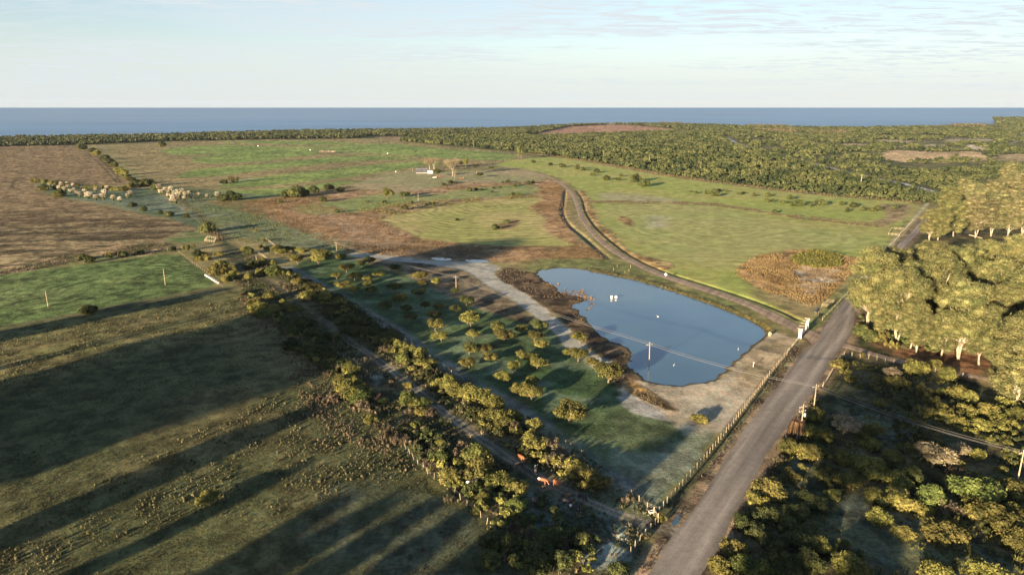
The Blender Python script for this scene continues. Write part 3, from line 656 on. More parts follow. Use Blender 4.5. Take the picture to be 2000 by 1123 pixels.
# ------------------------------------------------------------------ plants
def leaves(Pn, Nn, size, rs, aspect=.6, tilt=.8):
    """one leafy quad per point, facing roughly along its normal"""
    n = len(Pn); D = Nn+rs.normal(0, tilt, (n, 3)); D /= np.linalg.norm(D, axis=1)[:, None]
    A = np.cross(D, rs.normal(0, 1, (n, 3))); A /= np.linalg.norm(A, axis=1)[:, None]; Bv = np.cross(D, A)
    sz = size*rs.uniform(.6, 1.35, n)[:, None]; A = A*sz; Bv = Bv*sz*aspect
    V = np.stack([Pn-A-Bv*.3, Pn-Bv, Pn+A+Bv*.2, Pn+Bv], 1).reshape(-1, 3)
    return V, np.arange(n*4).reshape(n, 4)
def lobes_cloud(lobes, n, size, rs, core=.8, flat_under=True, ico=1, jit=.12, tilt=.8):
    """leaf clumps over a set of ellipsoid lobes (c, r)"""
    mb = MB(); area = np.array([r[0]*r[1]+r[0]*r[2] for c, r in lobes]); area = area/area.sum()
    for (c, r), a in zip(lobes, area):
        k = max(6, int(n*a)); D = rs.normal(0, 1, (k, 3)); D /= np.linalg.norm(D, axis=1)[:, None]
        if flat_under: D[:, 2] = np.where(D[:, 2] < -.35, -D[:, 2]*.6, D[:, 2]); D /= np.linalg.norm(D, axis=1)[:, None]
        P = np.array(c)+D*np.array(r)*(1+rs.normal(0, jit, k))[:, None]
        keep = np.ones(k, bool)
        for c2, r2 in lobes:
            if c2 is c: continue
            keep &= (((P-np.array(c2))/np.array(r2))**2).sum(1) > .55
        P = P[keep]; D = D[keep]
        if len(P):
            V, q = leaves(P, D, size, rs, .6, tilt); mb.add(V, q)
        if core:
            Vi, T = ICO[ico]; Vi = Vi*(1+rs.normal(0, .08, len(Vi)))[:, None]; mb.add(Vi*np.array(r)*core+np.array(c), (), T)
    return mb
def bush_mesh(name, mat, seed, n=900, kind='round'):
    rs = np.random.default_rng(seed); lb = []
    if kind == 'round':      # half-width 1
        for i in range(rs.integers(9, 14)):
            a = rs.uniform(0, 2*PI); q = rs.uniform(.15, .72)**.7; r = rs.uniform(.24, .42)
            lb.append((np.array([q*math.cos(a), q*math.sin(a), rs.uniform(.42, .62)+(.42*(1-q*q))]), np.array([r, r, r*.8])))
        lb.append((np.array([0, 0, .62]), np.array([.6, .6, .36])))
        size = .062
    elif kind == 'low':
        for i in range(rs.integers(12, 18)):
            a = rs.uniform(0, 2*PI); q = rs.uniform(.05, .85); r = rs.uniform(.18, .36)
            lb.append((np.array([q*math.cos(a), q*math.sin(a), .22+.45*(1-q*q)*rs.uniform(.6, 1.1)]), np.array([r, r, r*.95])))
        lb.append((np.array([0, 0, .3]), np.array([.65, .65, .38])))
        size = .062
    else:                    # ragged, many upright sprays
        for i in range(rs.integers(16, 24)):
            a = rs.uniform(0, 2*PI); q = rs.uniform(.0, .95); r = rs.uniform(.09, .2)
            lb.append((np.array([q*math.cos(a), q*math.sin(a), rs.uniform(.2, .75)]), np.array([r, r, r*1.7])))
        size = .07
    mb = lobes_cloud(lb, n, size, rs, .78 if kind != 'ragged' else .5, kind == 'round')
    return mb.mesh(name, mat)
def trunk_mesh(name, seed, k=4, h=.7):
    rs = np.random.default_rng(seed); mb = MB()
    mb.tube([(0,0,-.1),(.02,0,.15),(.03,.02,.3)], [.07,.055,.045], 6)
    for i in range(k):
        a = 2*PI*i/k+rs.uniform(-.4, .4); mb.tube([(.03,.02,.22),(.2*math.cos(a),.2*math.sin(a),.42),(.5*math.cos(a),.5*math.sin(a),h)], [.045,.03,.012], 5)
    return mb.mesh(name, M['bark'])
bushM = {('round', k): [bush_mesh('crown', M[k], 10+i, 2600) for i in range(5)] for k in ('olive', 'dark', 'bright')}
for k in ('olive', 'dark', 'bright'): bushM[('low', k)] = [bush_mesh('foliage', M[k], 40+i, 2600, 'low') for i in range(5)]
bushM[('ragged', 'dry')] = [bush_mesh('foliage', M['dry'], 70+i, 1100, 'ragged') for i in range(5)]
bushM[('ragged', 'olive')] = [bush_mesh('foliage', M['olive'], 80+i, 1100, 'ragged') for i in range(3)]
bushM[('round', 'bare')] = [bush_mesh('crown', M['bare'], 90+i, 900) for i in range(2)]
trunkM = [trunk_mesh('trunk', i) for i in range(3)]

# ---- labels: what a plant looks like + where it stands
LAND = [((1265,700),'the pole standing in the pond'),((1568,640),'the white gateway'),((1589,790),'the single-arm road pole'),((1566,840),'the double-arm road pole'),
 ((1990,930),'the pole at the right edge'),((890,560),'the pole beside the grey path'),((658,495),'the pole heading the grey path'),((502,520),'the short pole in the scrub'),
 ((407,990),'the lone near pasture bush'),((170,610),'the round field corner bush'),((407,545),'the row of white boxes'),((1020,905),'the cattle on the track'),
 ((1085,955),'the bright red cow'),((738,785),'the red cow between the shrubs'),((921,950),'the black and white cow'),((1275,1000),'the track gate'),
 ((1200,580),'the two white floats'),((1270,790),'the sandy strip below the pond'),((1145,690),'the end of the grey path'),((940,530),'the bend of the grey path'),
 ((840,340),'the farmhouse'),((1018,311),'the lone tall field tree'),((345,390),'the plume grass by the fence'),((170,380),'the plume grass in the gully'),
 ((1370,812),'the lone sand bush'),((1870,700),'the thick white gum'),((1700,690),'the mouth of the side lane'),((1980,790),'the right-hand gum trunk'),
 ((1600,505),'the green reed patch'),((1230,435),'the small brown island in the field'),((1550,825),'the dead palm'),((1110,985),'the dark cattle at the track end'),
 ((560,640),'the bend of the fenced track'),((690,680),'the start of the pale ruts'),((860,800),'the middle of the rutted track'),((830,925),'the leaning corner fence posts'),
 ((1000,1090),'the bottom edge thicket'),((1450,1090),'the roadside thicket at the bottom'),((1700,1050),'the frosty clearing'),((1800,900),'the wires over the clearing'),((1320,1100),'the near end of the road'),
 ((280,360),'the head of the left hedge'),((1430,405),'the weedy strip in the right field'),((1700,410),'the far corner of the right field'),((780,380),'the pasture tree pair'),((1040,360),'the inner bend of the drive'),((590,385),'the bushy gully edge')]
used_labels = {}
def where(u, v):
    best = min(LAND, key=lambda L: (L[0][0]-u)**2+(1.6*(L[0][1]-v))**2)
    dx, dy = u-best[0][0], v-best[0][1]; dist = math.hypot(dx, 1.6*dy)
    if dist < 14: return 'right at '+best[1]
    near = 'just ' if dist < 45 else ('' if dist < 95 else 'well ')
    if abs(dx) > 2.2*abs(dy): w = 'left of' if dx < 0 else 'right of'
    elif abs(dy) > 1.6*abs(dx): w = 'beyond' if dy < 0 else 'in front of'
    else: w = ('beyond and left of' if dx < 0 else 'beyond and right of') if dy < 0 else ('in front and left of' if dx < 0 else 'in front and right of')
    return near+w+' '+best[1]
LABREC = []
def uniq(desc, noun, u, v, px_w):
    size = 'tiny' if px_w < 9 else 'small' if px_w < 18 else 'medium' if px_w < 32 else 'large' if px_w < 48 else 'very large'
    return f'{size} {desc} {noun} {where(u, v)}'
def relabel():
    by = {}
    for u, o in LABREC: by.setdefault(o['label'], []).append((u, o))
    for lab, L in by.items():
        if len(L) < 2: continue
        L.sort(key=lambda t: t[0]); n = len(L)
        O = ['leftmost', 'second-left', 'third-left', 'fourth-left', 'fifth-left', 'sixth-left', 'seventh-left', 'eighth-left', 'ninth-left', 'tenth-left', 'eleventh-left', 'twelfth-left', 'thirteenth-left', 'fourteenth-left', 'fifteenth-left']
        for k, (u, o) in enumerate(L):
            w = 'rightmost' if k == n-1 else ('middle' if n == 3 and k == 1 else O[min(k, 14)])
            t = (w+' '+lab).split()
            nw = lambda q: sum(len(x.split('-')) for x in q)
            for drop in ('twiggy', 'well', 'just', 'medium', 'small', 'very', 'large', 'tiny', 'brown'):
                if nw(t) > 16 and drop in t: t.remove(drop)
            o['label'] = ' '.join(t)
    again = {}
    for u, o in LABREC: again.setdefault(o['label'], []).append(o)
    for lab, L in again.items():
        if len(L) == 2:
            L.sort(key=lambda o: o.location.y)
            for o, w in zip(L, ('nearer', 'farther')):
                o['label'] = lab.replace('dark green', w+' dark', 1) if 'dark green' in lab else w+' '+lab
placed = []
DESC = {'olive': 'olive', 'dark': 'dark green', 'bright': 'bright green', 'dry': 'brown', 'bare': 'pale bare'}
def bush(cx, cy, w, kind='round', colr='olive', group='thorn bushes of the scrub', hs=1.0):
    """crown centre and width in photo pixels -> plant standing on the ground"""
    base = cy+.30*w; z = depth(base); r = max(.35, w*z/F/2); p = G(cx, base)
    p.y += r*.25; r *= random.uniform(1.12, 1.28)*(1.22 if group in ('bushes along the fenced track', 'scrub at the near end of the track') else 1.12 if group == 'bushes of the right-hand scrub' else 1.0)
    mesh = random.choice(bushM[(kind, colr)]); rz = random.uniform(0, 6.28)
    nm = {'round': 'thorn_tree', 'low': 'bush', 'ragged': 'dry_shrub'}[kind]
    if kind == 'ragged' and colr == 'olive': nm = 'shrub'
    noun = {'thorn_tree': 'tree', 'bush': 'bush', 'dry_shrub': 'twiggy shrub', 'shrub': 'loose shrub'}[nm]
    lab = uniq(DESC[colr], noun, cx, cy, w)
    cat = {'thorn_tree': 'tree', 'bush': 'bush', 'dry_shrub': 'shrub', 'shrub': 'shrub'}[nm]
    sc = (r, r, r*random.uniform(.85, 1.1)*hs)
    if kind == 'round' and w > 12:
        o = link(nm, None, None, (p.x, p.y, 0), None, lab, cat, group); o.rotation_euler.z = rz; o.scale = sc
        link('crown', mesh, o); link('trunk', random.choice(trunkM), o)
    else:
        o = link(nm, mesh, None, (p.x, p.y, -.02), None, lab, cat, group); o.rotation_euler.z = rz; o.scale = sc
    LABREC.append((cx, o)); return o
def batch(rows_, ox, oy, k, **kw):
    for t in rows_:
        a, b_, w = t[:3]; opt = dict(kw)
        if len(t) > 3:
            f = t[3]
            if 'b' in f: opt.update(kind='ragged', colr='dry')
            if 'g' in f: opt['colr'] = 'bright'
            if 'd' in f: opt['colr'] = 'dark'
            if 't' in f: opt.update(kind='round', colr='bare')
            if 'r' in f: opt['kind'] = 'round'
            if 's' in f: opt.update(kind='ragged', colr='olive')
        bush(ox+a*k, oy+b_*k, w*k, **opt)
# orchard trees
batch([(20,255,60),(75,215,75),(120,260,70),(55,310,80),(118,335,65),(195,275,60),(262,250,70),(195,305,50),(215,340,60),(490,262,70),(495,300,60),(575,290,55),(345,215,60,'d'),(205,175,60,'d'),(160,190,50,'d'),(345,325,70,'d'),(300,430,70,'d'),(380,395,80,'d'),(410,440,60,'d'),(480,350,70,'d'),(515,425,60,'d'),(595,430,60,'d'),(560,480,70,'d'),(430,490,70,'d'),(690,450,70,'d'),(745,400,80,'d'),(680,345,50,'d'),(770,510,110),(785,585,65),(570,540,85),(605,595,95),(915,545,80),(955,600,95),(1050,560,60),(1125,595,85),(1165,640,70),(1150,540,90,'d'),(760,672,80),(845,665,75),(875,715,80),(760,745,80),(1050,700,60),(1100,715,80),(1140,750,90),(1005,770,80),(950,825,80),(1110,850,80),(1035,900,105),(1110,920,105),(1380,605,90),(1310,690,60),(1370,705,100),(1450,745,75),(1540,810,150),(1320,1030,170)],
      650, 450, .35, group='thorn trees on the orchard grass')
batch([(680,215,110,'r'),(850,145,60),(950,170,80),(1060,220,130,'r'),(1140,230,120,'r'),(1200,200,110,'dr'),(1300,180,80),(1400,220,120,'r'),(1290,270,110),(1340,335,160,'r'),(1610,340,170,'r'),(1590,250,130,'r'),(1680,250,120,'r'),(1750,250,80),(1910,270,100),(280,450,200),(350,390,150),(450,440,160),(500,510,140),(410,560,130),(310,240,100),(140,240,90),(60,300,90),(170,300,80),(740,390,130,'d'),(850,350,130),(880,320,100),(1010,350,110),(1040,460,200,'g'),(850,480,130),(700,530,120),(1340,625,140,'r'),(1520,660,150),(1500,780,180),(1700,800,160),(1860,840,130),(1210,670,70,'b'),(780,870,150),(980,790,150),(830,950,180),(890,1020,150,'g'),(1040,950,150),(1200,900,90),(1290,940,150),(1150,860,80),(620,760,80,'b'),(650,830,80,'b'),(690,890,80,'b'),(1530,840,90,'b'),(560,600,80,'b')],
      380, 460, .15, kind='low', group='bushes along the fenced track')
batch([(60,20,100),(100,150,120,'d'),(230,180,120,'d'),(60,230,100,'d'),(250,250,130,'d'),(60,380,150,'d'),(180,400,150,'d'),(300,440,180,'d'),(430,490,120,'d'),(420,40,120,'d'),(530,140,130,'d'),(650,110,130,'d'),(780,140,140,'d'),(600,220,120,'d'),(720,250,130,'d'),(860,240,130,'d'),(960,300,130,'d'),(1050,260,130,'d'),(420,280,120,'d'),(340,330,110,'d'),(500,300,100,'d'),(1120,370,100),(1200,420,130),(1310,460,130),(1150,510,130,'g'),(1340,550,110),(1440,560,120),(640,610,150),(540,740,130),(600,820,190),(710,870,160),(760,800,110),(680,740,110),(1200,910,180,'g'),(1280,950,120),(1375,950,110,'g'),(1340,1040,110),(1210,780,90),(330,600,70,'b'),(400,660,70,'b'),(520,590,60,'b'),(590,540,60,'b'),(480,900,110,'b'),(740,970,110,'b'),(1060,770,90,'b'),(970,420,90,'b'),(1090,430,70,'b'),(1400,680,90,'b'),(1480,650,90,'b'),(1230,1030,100,'b'),(1450,1050,90,'b')],
      560, 600, .196, kind='low', group='bushes along the fenced track')
batch([(640,55,110),(690,90,100),(790,110,130),(900,165,110),(880,230,90),(960,250,120),(1010,230,90),(940,290,80),(1005,300,70,'b'),(1130,280,80),(1120,385,110),(1350,510,110),(1400,550,125),(1460,590,130),(1200,400,80,'b'),(1240,480,80,'b'),(1285,500,60,'b'),(600,470,110,'g'),(640,580,110),(800,460,150,'g'),(820,530,150),(780,570,90,'b'),(940,580,110),(1035,635,85),(835,690,65),(610,385,60),(1030,730,100,'g'),(980,785,60),(800,765,50),(1020,880,110,'b'),(1080,900,90,'b'),(1170,885,65,'g'),(1370,870,45),(1070,950,70),(940,1030,60,'b'),(1010,1000,70,'b'),(1060,990,60,'b'),(1240,860,50,'b'),(700,460,90,'b'),(560,510,70,'b'),(170,190,80,'b'),(210,250,60),(250,300,70,'b'),(310,320,80,'b'),(350,360,70,'b'),(280,360,70,'b'),(400,370,60,'b'),(720,420,90,'b'),(1300,960,60,'b'),(1440,880,60,'b'),(1160,710,40,'b'),(540,225,60,'b'),(700,80,70,'b'),(640,700,50,'b'),(430,1020,30,'b'),(500,980,25,'b'),(345,830,25,'b'),(240,860,20,'b'),(150,130,110,'g'),(900,930,120,'d'),(980,960,120,'d'),(1150,960,130,'d'),(1240,920,110,'d'),(1060,840,90,'d'),(880,1040,110,'d'),(1150,1060,140,'d'),(1290,1030,120,'d'),(1400,930,100,'d'),(760,640,70,'d'),(700,560,90,'d'),(1650,700,60,'b'),(1830,800,50,'s'),(1600,1090,100,'d')],
      650, 730, .35, kind='low', group='scrub at the near end of the track')
batch([(1165,705,118,'r')], 0, 730, .35, group='lone bush')
batch([(487,442,84,'d')], 0, 450, .35, kind='low', group='lone bush', hs=1.25)
batch([(830,225,110),(800,315,110),(880,340,120),(1000,300,145,'t'),(960,255,70,'g'),(1120,320,95),(1185,300,70),(690,405,110),(790,440,110),(990,470,110),(1170,530,170),(1060,480,100),(1280,460,90),(1150,390,100),(1020,590,120),(700,560,90),(580,635,150),(510,695,110),(940,670,80),(820,700,130,'d'),(740,760,110,'d'),(1170,670,110),(1300,590,120),(1310,700,180),(1490,690,150,'g'),(1190,800,120),(1320,890,100),(1550,880,180),(1500,480,180,'t'),(1650,440,100,'t'),(1760,640,220,'g'),(1740,450,80),(1880,530,60),(1890,800,200),(1950,770,130),(1950,900,150),(1930,620,120),(1450,760,90),(1600,760,100,'b'),(1700,770,90),(370,965,120),(430,1060,140,'g'),(300,1070,120),(520,1090,150,'g'),(760,930,150,'d'),(860,950,110),(1000,935,40),(620,950,140,'d'),(520,880,130,'d'),(700,850,120,'d'),(1020,1060,170),(1110,1120,120),(800,1040,150,'d'),(1500,1120,180),(1830,1115,180),(650,1050,140,'d'),(430,820,110,'d'),(560,790,110,'d'),(1080,70,45,'g'),(1290,40,90),(1250,520,80,'d'),(900,560,110,'d'),(870,420,90,'d'),(640,480,60,'b'),(1650,560,110,'b'),(1040,30,60,'s'),(1380,560,110,'d'),(1620,830,90,'s'),(700,1110,140,'d')],
      1300, 730, .35, kind='low', group='bushes of the right-hand scrub')
batch([(1275,800,90,'t'),(970,740,90),(1010,790,60,'s'),(1100,690,45),(1400,760,120),(1580,800,110),(1500,745,90),(1700,930,110),(1100,560,100,'d'),(1150,590,100,'d'),(1210,600,90,'s'),(1080,530,60,'s'),(1260,640,70,'s'),(1420,880,120,'s'),(1500,950,110,'s'),(1560,1000,130,'s'),(1640,900,120),(1700,1010,120,'s'),(1800,1000,130),(1880,1060,120,'s'),(1450,1010,90,'s'),(1780,1080,110),(1900,960,120,'s'),(1620,1060,100,'s'),(1960,1020,110)],
      1300, 450, .35, kind='low', group='bushes below the gum trees')
batch([(195,1045,90)], 1300, 450, .35, kind='low', group='lone bush')   # on the pale sand
# small field bushes
fb = dict(kind='low', colr='dark', hs=1.25, group='low bushes dotted over the far fields')
batch([(745,870,30),(800,880,45),(905,880,60),(980,865,60),(1020,855,40),(990,895,80),(1095,865,35),(1225,890,45),(1260,880,40),(1360,905,45),(1505,905,60),(1495,960,50),(1550,960,40),(1650,970,60),(1715,930,70),(1790,985,110),(1915,1005,50),(1980,975,50),(1570,1065,50)], 1200, 200, .2, **fb)
batch([(1280,410,35),(1365,420,40),(1395,430,30),(1475,440,35),(1530,480,40),(1595,485,30),(1610,465,25),(1685,485,60),(1735,510,60),(1450,460,25),(1120,388,25),(20,665,30),(1215,402,25),(190,610,22),(290,612,25)], 650, 180, .35, **fb)
batch([(30,985,80),(220,985,60),(330,1005,70),(430,1040,60),(520,1050,60),(580,1035,70),(740,1025,60),(280,1050,60)], 1600, 200, .2, **fb)
batch([(650,500,70),(570,530,60),(725,505,50),(965,518,25),(905,600,70),(990,590,60),(1060,595,50),(1215,575,45),(1195,625,40),(1305,565,40),(1405,490,50),(1330,500,40),(1490,540,60),(1545,525,50),(1660,510,60),(1725,500,60),(1465,655,60),(1540,660,60),(745,980,50),(1390,1010,80),(1240,1080,90),(1100,820,40,'s'),(70,830,90),(150,760,60),(340,790,50),(440,800,60),(380,770,50),(1305,1085,50)], 780, 280, .1514, **fb)
batch([(900,290,45),(1290,580,90),(1240,592,60),(800,655,40),(740,630,40),(895,672,30),(945,680,50),(1040,690,40),(1150,760,85),(1250,500,40),(240,535,50),(330,565,60),(820,510,60),(860,530,50),(1650,560,90),(1700,560,60),(1590,570,60),(1750,545,60),(1830,530,50),(1900,545,40),(1560,610,30),(1800,600,40),(1880,665,35),(460,920,60),(500,938,50),(620,915,50,'s'),(690,905,50),(780,890,40),(1385,890,60),(1430,775,30,'s'),(1470,825,30,'s'),(1200,790,40,'b'),(1230,815,40,'b'),(1300,490,50,'s'),(1050,870,60,'s'),(1100,900,60),(960,875,35)], 0, 180, .35, **fb)
batch([(140,115,70),(230,120,80),(320,130,90),(420,150,70),(540,150,70),(340,180,70),(230,185,90),(370,240,110),(640,180,70,'s'),(720,185,80,'s'),(830,175,80),(920,190,80),(1010,190,100),(1070,160,90)], 40, 330, .2, kind='low', group='bushes edging the gully')
# hedge between ploughed and green field
hp = [(160,286),(178,292),(190,298),(203,306),(212,314),(222,322),(230,330),(238,336),(247,343),(255,349),(266,355),(277,360),(289,358)]
for i, (a, b_) in enumerate(hp):
    bush(a+random.uniform(-2, 2), b_, random.uniform(15, 21), 'low', random.choice(['dark', 'dark', 'olive']), 'hedge bushes between the ploughed and the green field')

relabel()
# ---- gum trees
def gum_mesh(seed, h=26, spread=5.7, low=.22, leaf='euc', nclump=92, nleaf=46000, tk=1.0):
    rs = np.random.default_rng(seed); tr = MB(); cl = []
    nst = rs.integers(2, 4); stems = []
    for s_ in range(nst):
        a = 2*PI*s_/nst+rs.uniform(-.5, .5); q = rs.uniform(.6, 1.0)*spread*.45
        pts = [np.array([0, 0, -.4])]; hh = h*rs.uniform(.78, .95)
        for j in range(1, 7):
            t = j/6; pts.append(np.array([q*math.cos(a)*t**.8+rs.normal(0, .25), q*math.sin(a)*t**.8+rs.normal(0, .25), hh*t]))
        r0 = .42 if s_ == 0 else .30
        tr.tube(pts, [(r0*(1-t/6)**.8+.05)*tk for t in range(7)], 8); stems.append(pts)
    for i in range(nclump):
        zf = rs.uniform(low, 1.0)**.85
        prof = math.sin(PI*min(1, (1.03-zf)/(1.03-low)*.72+.12))**.7
        a = rs.uniform(0, 2*PI); q = spread*prof*math.sqrt(rs.uniform(.12, 1))
        st = stems[rs.integers(nst)]; j = min(5, int(zf*6)); ax = st[j]
        c = np.array([ax[0]*.6+q*math.cos(a), ax[1]*.6+q*math.sin(a), h*zf-.6])
        r = rs.uniform(1.15, 2.4)*(h/26)*(.75+.4*prof)
        cl.append((c, np.array([r*rs.uniform(.9, 1.25), r*rs.uniform(.9, 1.25), r*rs.uniform(.55, .85)])))
        if i % 2 == 0:
            b0 = st[max(1, j-1)]*.6+st[j]*.4; mid = (b0+c)/2+np.array([0, 0, -.4])
            tr.tube([b0, mid, c], [.13, .08, .03], 5)
    cr = lobes_cloud(cl, nleaf, .19*(h/26), rs, .78, False, 1, .15, .9)
    return tr.mesh('trunk', M['gumbark'], True), cr.mesh('crown', M[leaf])
GUM = [gum_mesh(200+i, low=[.12,.2,.16,.24,.1][i]) for i in range(5)]
GUMH = [gum_mesh(260, 26, 5.5, .74, 'euc', 40, 6000, .4)]
GUMT = [gum_mesh(230+i, 26, 5.6, .20, 'euc_b', 80, 30000, .7) for i in range(3)]
def gum(u, v, h, gm_, desc, group, xy=None, spread=1.0):
    p = Vector((xy[0], xy[1], 0)) if xy else G(u, v)
    o = link('gum_tree', None, None, (p.x, p.y, 0), None, desc, 'tree', group)
    o.rotation_euler.z = random.uniform(0, 6.28); k = h/26; o.scale = (k*spread, k*spread, k)
    link('trunk', gm_[0], o); link('crown', gm_[1], o); return o
front = [(1718,657,15,'short leafy gum at the lane mouth under the corner gum'),(1778,680,16,'low gum foliage hanging over the lane left of the thick white base'),(1838,697,15,'small gum just left of the thick white base'),(1912,712,18,'small gum just right of the thick white base'),(1955,690,22,'leafy gum between the thick white base and the nearest gum'),
 (1695,640,27,'leftmost tall olive gum at the road junction corner'),(1752,668,24,'slender gum with three pale stems above the side lane'),(1738,612,24,'dense gum rising behind the junction corner gum'),
 (1790,690,13,'small drooping gum leaning over the side lane'),(1822,640,26,'broad gum with a forked white trunk halfway up'),(1872,702,24,'wide gum with thick white multi-stemmed base by the lane'),
 (1800,590,24,'gum behind the forked white trunk, left of the dark gap'),(1865,615,25,'gum between the forked white trunk and the wide white base'),(1925,650,25,'broad olive gum behind the thick white base, to its right'),
 (1980,792,24,'nearest gum at the right edge with pale lower trunk'),(1990,690,26,'dense gum at the right edge beyond the nearest one'),(1905,585,24,'rounded gum beside the dark shaded clearing'),
 (1975,600,27,'tall gum crown against the shaded clearing at the right edge'),(2030,640,26,'gum cut by the right edge of the picture'),(1950,735,17,'low-hanging gum foliage over the end of the lane'),(1770,640,22,'gum filling the gap behind the three pale stems'),(2040,740,25,'gum mostly beyond the right picture edge')]
for i, (u, v, h, d) in enumerate(front): gum(u, v, h*1.1, GUM[i % 5], d, 'gum trees beside the road', None, 1.05)
back = [(1815,470,19,'leftmost gum of the far row, leafy down to the ground'),(1832,470,20,'second leafy gum of the far row, just right of the leftmost'),(1862,462,22,'far gum with bushy round crown in the left half of the far row'),(1905,465,27,'far gum with tall straight white trunk'),
 (1935,462,28,'far gum whose white limbs fan out wide'),(1968,462,24,'far gum with slanted pale trunk'),(1996,460,28,'far gum at the right edge of the picture'),(1850,430,24,'far gum behind the bushy round crown'),(1895,425,25,'far gum behind the tall straight white trunk'),
 (1940,415,26,'far gum behind the fanned white limbs'),(1975,400,27,'far gum topping the right end of the row'),(1880,400,22,'rounded far gum showing above the middle of the row'),(2010,390,28,'far gum topmost at the right edge'),(1965,365,24,'farthest gum at the upper right'),(2030,440,27,'far gum just beyond the right edge')]
for i, (u, v, h, d) in enumerate(back): gum(u, v, h, GUM[i % 5] if i in (0,1,2,7) else GUMT[i % 3], d, 'gum trees of the far row', None, 1.25)
# windbreak behind and left of the drone: it throws the long shade over the near land
TE = math.tan(SUN_EL)
def shade_row(pts, h, spread, step, back=0, high=False):
    P = GA(pts); n = max(1, int(np.linalg.norm(np.diff(P, axis=0), axis=1).sum()/step)) if len(P) > 1 else 1
    Q = resamp(P, n+1) if len(P) > 1 else P
    for x, y in Q:
        hh = h*random.uniform(.93, 1.06); L_ = hh*.95/TE+back; hh += back*TE
        q_ = (x-SD[0]*L_, y-SD[1]*L_); L2 = L_
        while q_[1] > 0 and abs(q_[0]) < .93*q_[1]+12: L2 += 4; q_ = (x-SD[0]*L2, y-SD[1]*L2)
        if L2 > L_: hh *= L2/L_
        if hh > 46: print('too tall', hh, q_); hh = 46
        gum(0, 0, hh, GUMH[0] if high else GUM[random.randrange(5)], 'tall gum of the windbreak outside the picture, behind the camera', 'windbreak gums outside the picture', q_, spread)
shade_row([(10,648),(200,612),(430,568)], 17, .8, 9)
shade_row([(515,628),(545,650),(570,680),(588,708)], 27, 1.25, 6)
shade_row([(700,575),(760,565),(830,560),(850,590),(860,620)], 36, 1.2, 7)
shade_row([(596,800),(600,812)], 22, .6, 5)
shade_row([(560,925)], 17, .5, 5)
shade_row([(660,985),(720,985),(800,975),(900,1005),(1000,1030)], 20, .75, 9.5)
shade_row([(1040,460)], 34, 1.7, 6, 0, True); shade_row([(972,476)], 36, 1.7, 6, 0, True)
shade_row([(1330,845)], 20, .45, 6); shade_row([(1255,880)], 18, .4, 6); shade_row([(1180,900)], 18, .5, 6)
shade_row([(1752,752)], 22, 1.5, 7, 0, True); shade_row([(1590,985),(1650,995),(1730,1030)], 16, .8, 8)

# ---- bare and field trees round the farmhouse
def bare_mesh(seed, h=1.0):
    rs = np.random.default_rng(seed); tr = MB(); cl = []
    tr.tube([(0,0,-.05),(.01,0,.2),(0,.01,.35)], [.028,.022,.02], 7)
    for i in range(9):
        a = 2*PI*i/9+rs.uniform(-.3, .3); q = rs.uniform(.2, .5); zz = rs.uniform(.6, .98)
        e = np.array([q*math.cos(a), q*math.sin(a), zz]); mid = np.array([q*.5*math.cos(a), q*.5*math.sin(a), .35+(zz-.35)*.45])
        tr.tube([(0,0,.3), mid, e], [.012,.008,.003], 5)
        for j in range(6):
            t = rs.uniform(.3, 1); b0 = mid*(1-t)+e*t; d = rs.normal(0, .12, 3); d[2] = abs(d[2])*.8
            tr.tube([b0, b0+d], [.004,.0015], 4)
            cl.append((b0+d, np.array([.09,.09,.08])))
    return tr.mesh('trunk', M['gumbark']), lobes_cloud(cl, 5200, .014, rs, 0, False, 1, .5, 1.2).mesh('twigs', M['bare'])
BARE = [bare_mesh(5), bare_mesh(6)]
def bare(u, v, hpx, lab, wide=1.0):
    h = hpx*depth(v)/F*1.02; p = G(u, v)
    o = link('bare_tree', None, None, p, None, lab, 'tree', 'trees round the farmhouse'); o.scale = (h*wide, h*wide, h); o.rotation_euler.z = random.uniform(0, 6)
    b_ = random.choice(BARE); link('trunk', b_[0], o); link('twigs', b_[1], o)
bare(884,344,33,'widest leafless tree right of the farmhouse', .95)
bare(848,331,22,'brown leafless tree rising behind the farmhouse roof', 1.5)
bare(931,339,20,'pale leafless tree on the right of the farmhouse trees', .8)
bare(839,331,20,'left of the two leafless trees behind the farmhouse roof', 1.3)
bare(888,352,18,'thin leafless sapling in front of the widest leafless tree', .35)
def ftree(u, v, hpx, wpx, colr, lab, leaf='round'):
    z = depth(v); h = hpx*z/F; r = wpx*z/F/2; p = G(u, v)
    o = link('field_tree', None, None, p, None, lab, 'tree', 'trees round the farmhouse'); o.scale = (r, r, h/1.35)
    link('crown', random.choice(bushM[('round', colr)]), o); link('trunk', random.choice(trunkM), o)
ftree(853,344.5,16,20,'dark','dark round tree hiding the right end of the farmhouse')
ftree(909,327,19,13,'olive','upright olive tree behind the leafless farm trees')
ftree(901,325,14,12,'dark','dark tree left of the upright olive farm tree')
ftree(871,333,15,10,'dark','dark crown half hidden behind the widest leafless tree')
ftree(937,347,11,13,'dark','small dark-crowned tree on a thin pale stem')
ftree(959,332,8,11,'dark','small dark tree between the farm trees and the drive')
ftree(756,388,22,27,'olive','pale olive pasture tree, left of the pasture pair')
ftree(790,389,17,20,'dark','dark pasture tree, right of the pasture pair')
ftree(1018,311,28,13,'dark','lone tall dark tree at the head of the green field')
ftree(1013,309,26,8,'olive','narrow yellowish tree touching the lone tall dark tree')
ftree(314,289,9,14,'olive','small tree alone in the upper left field')

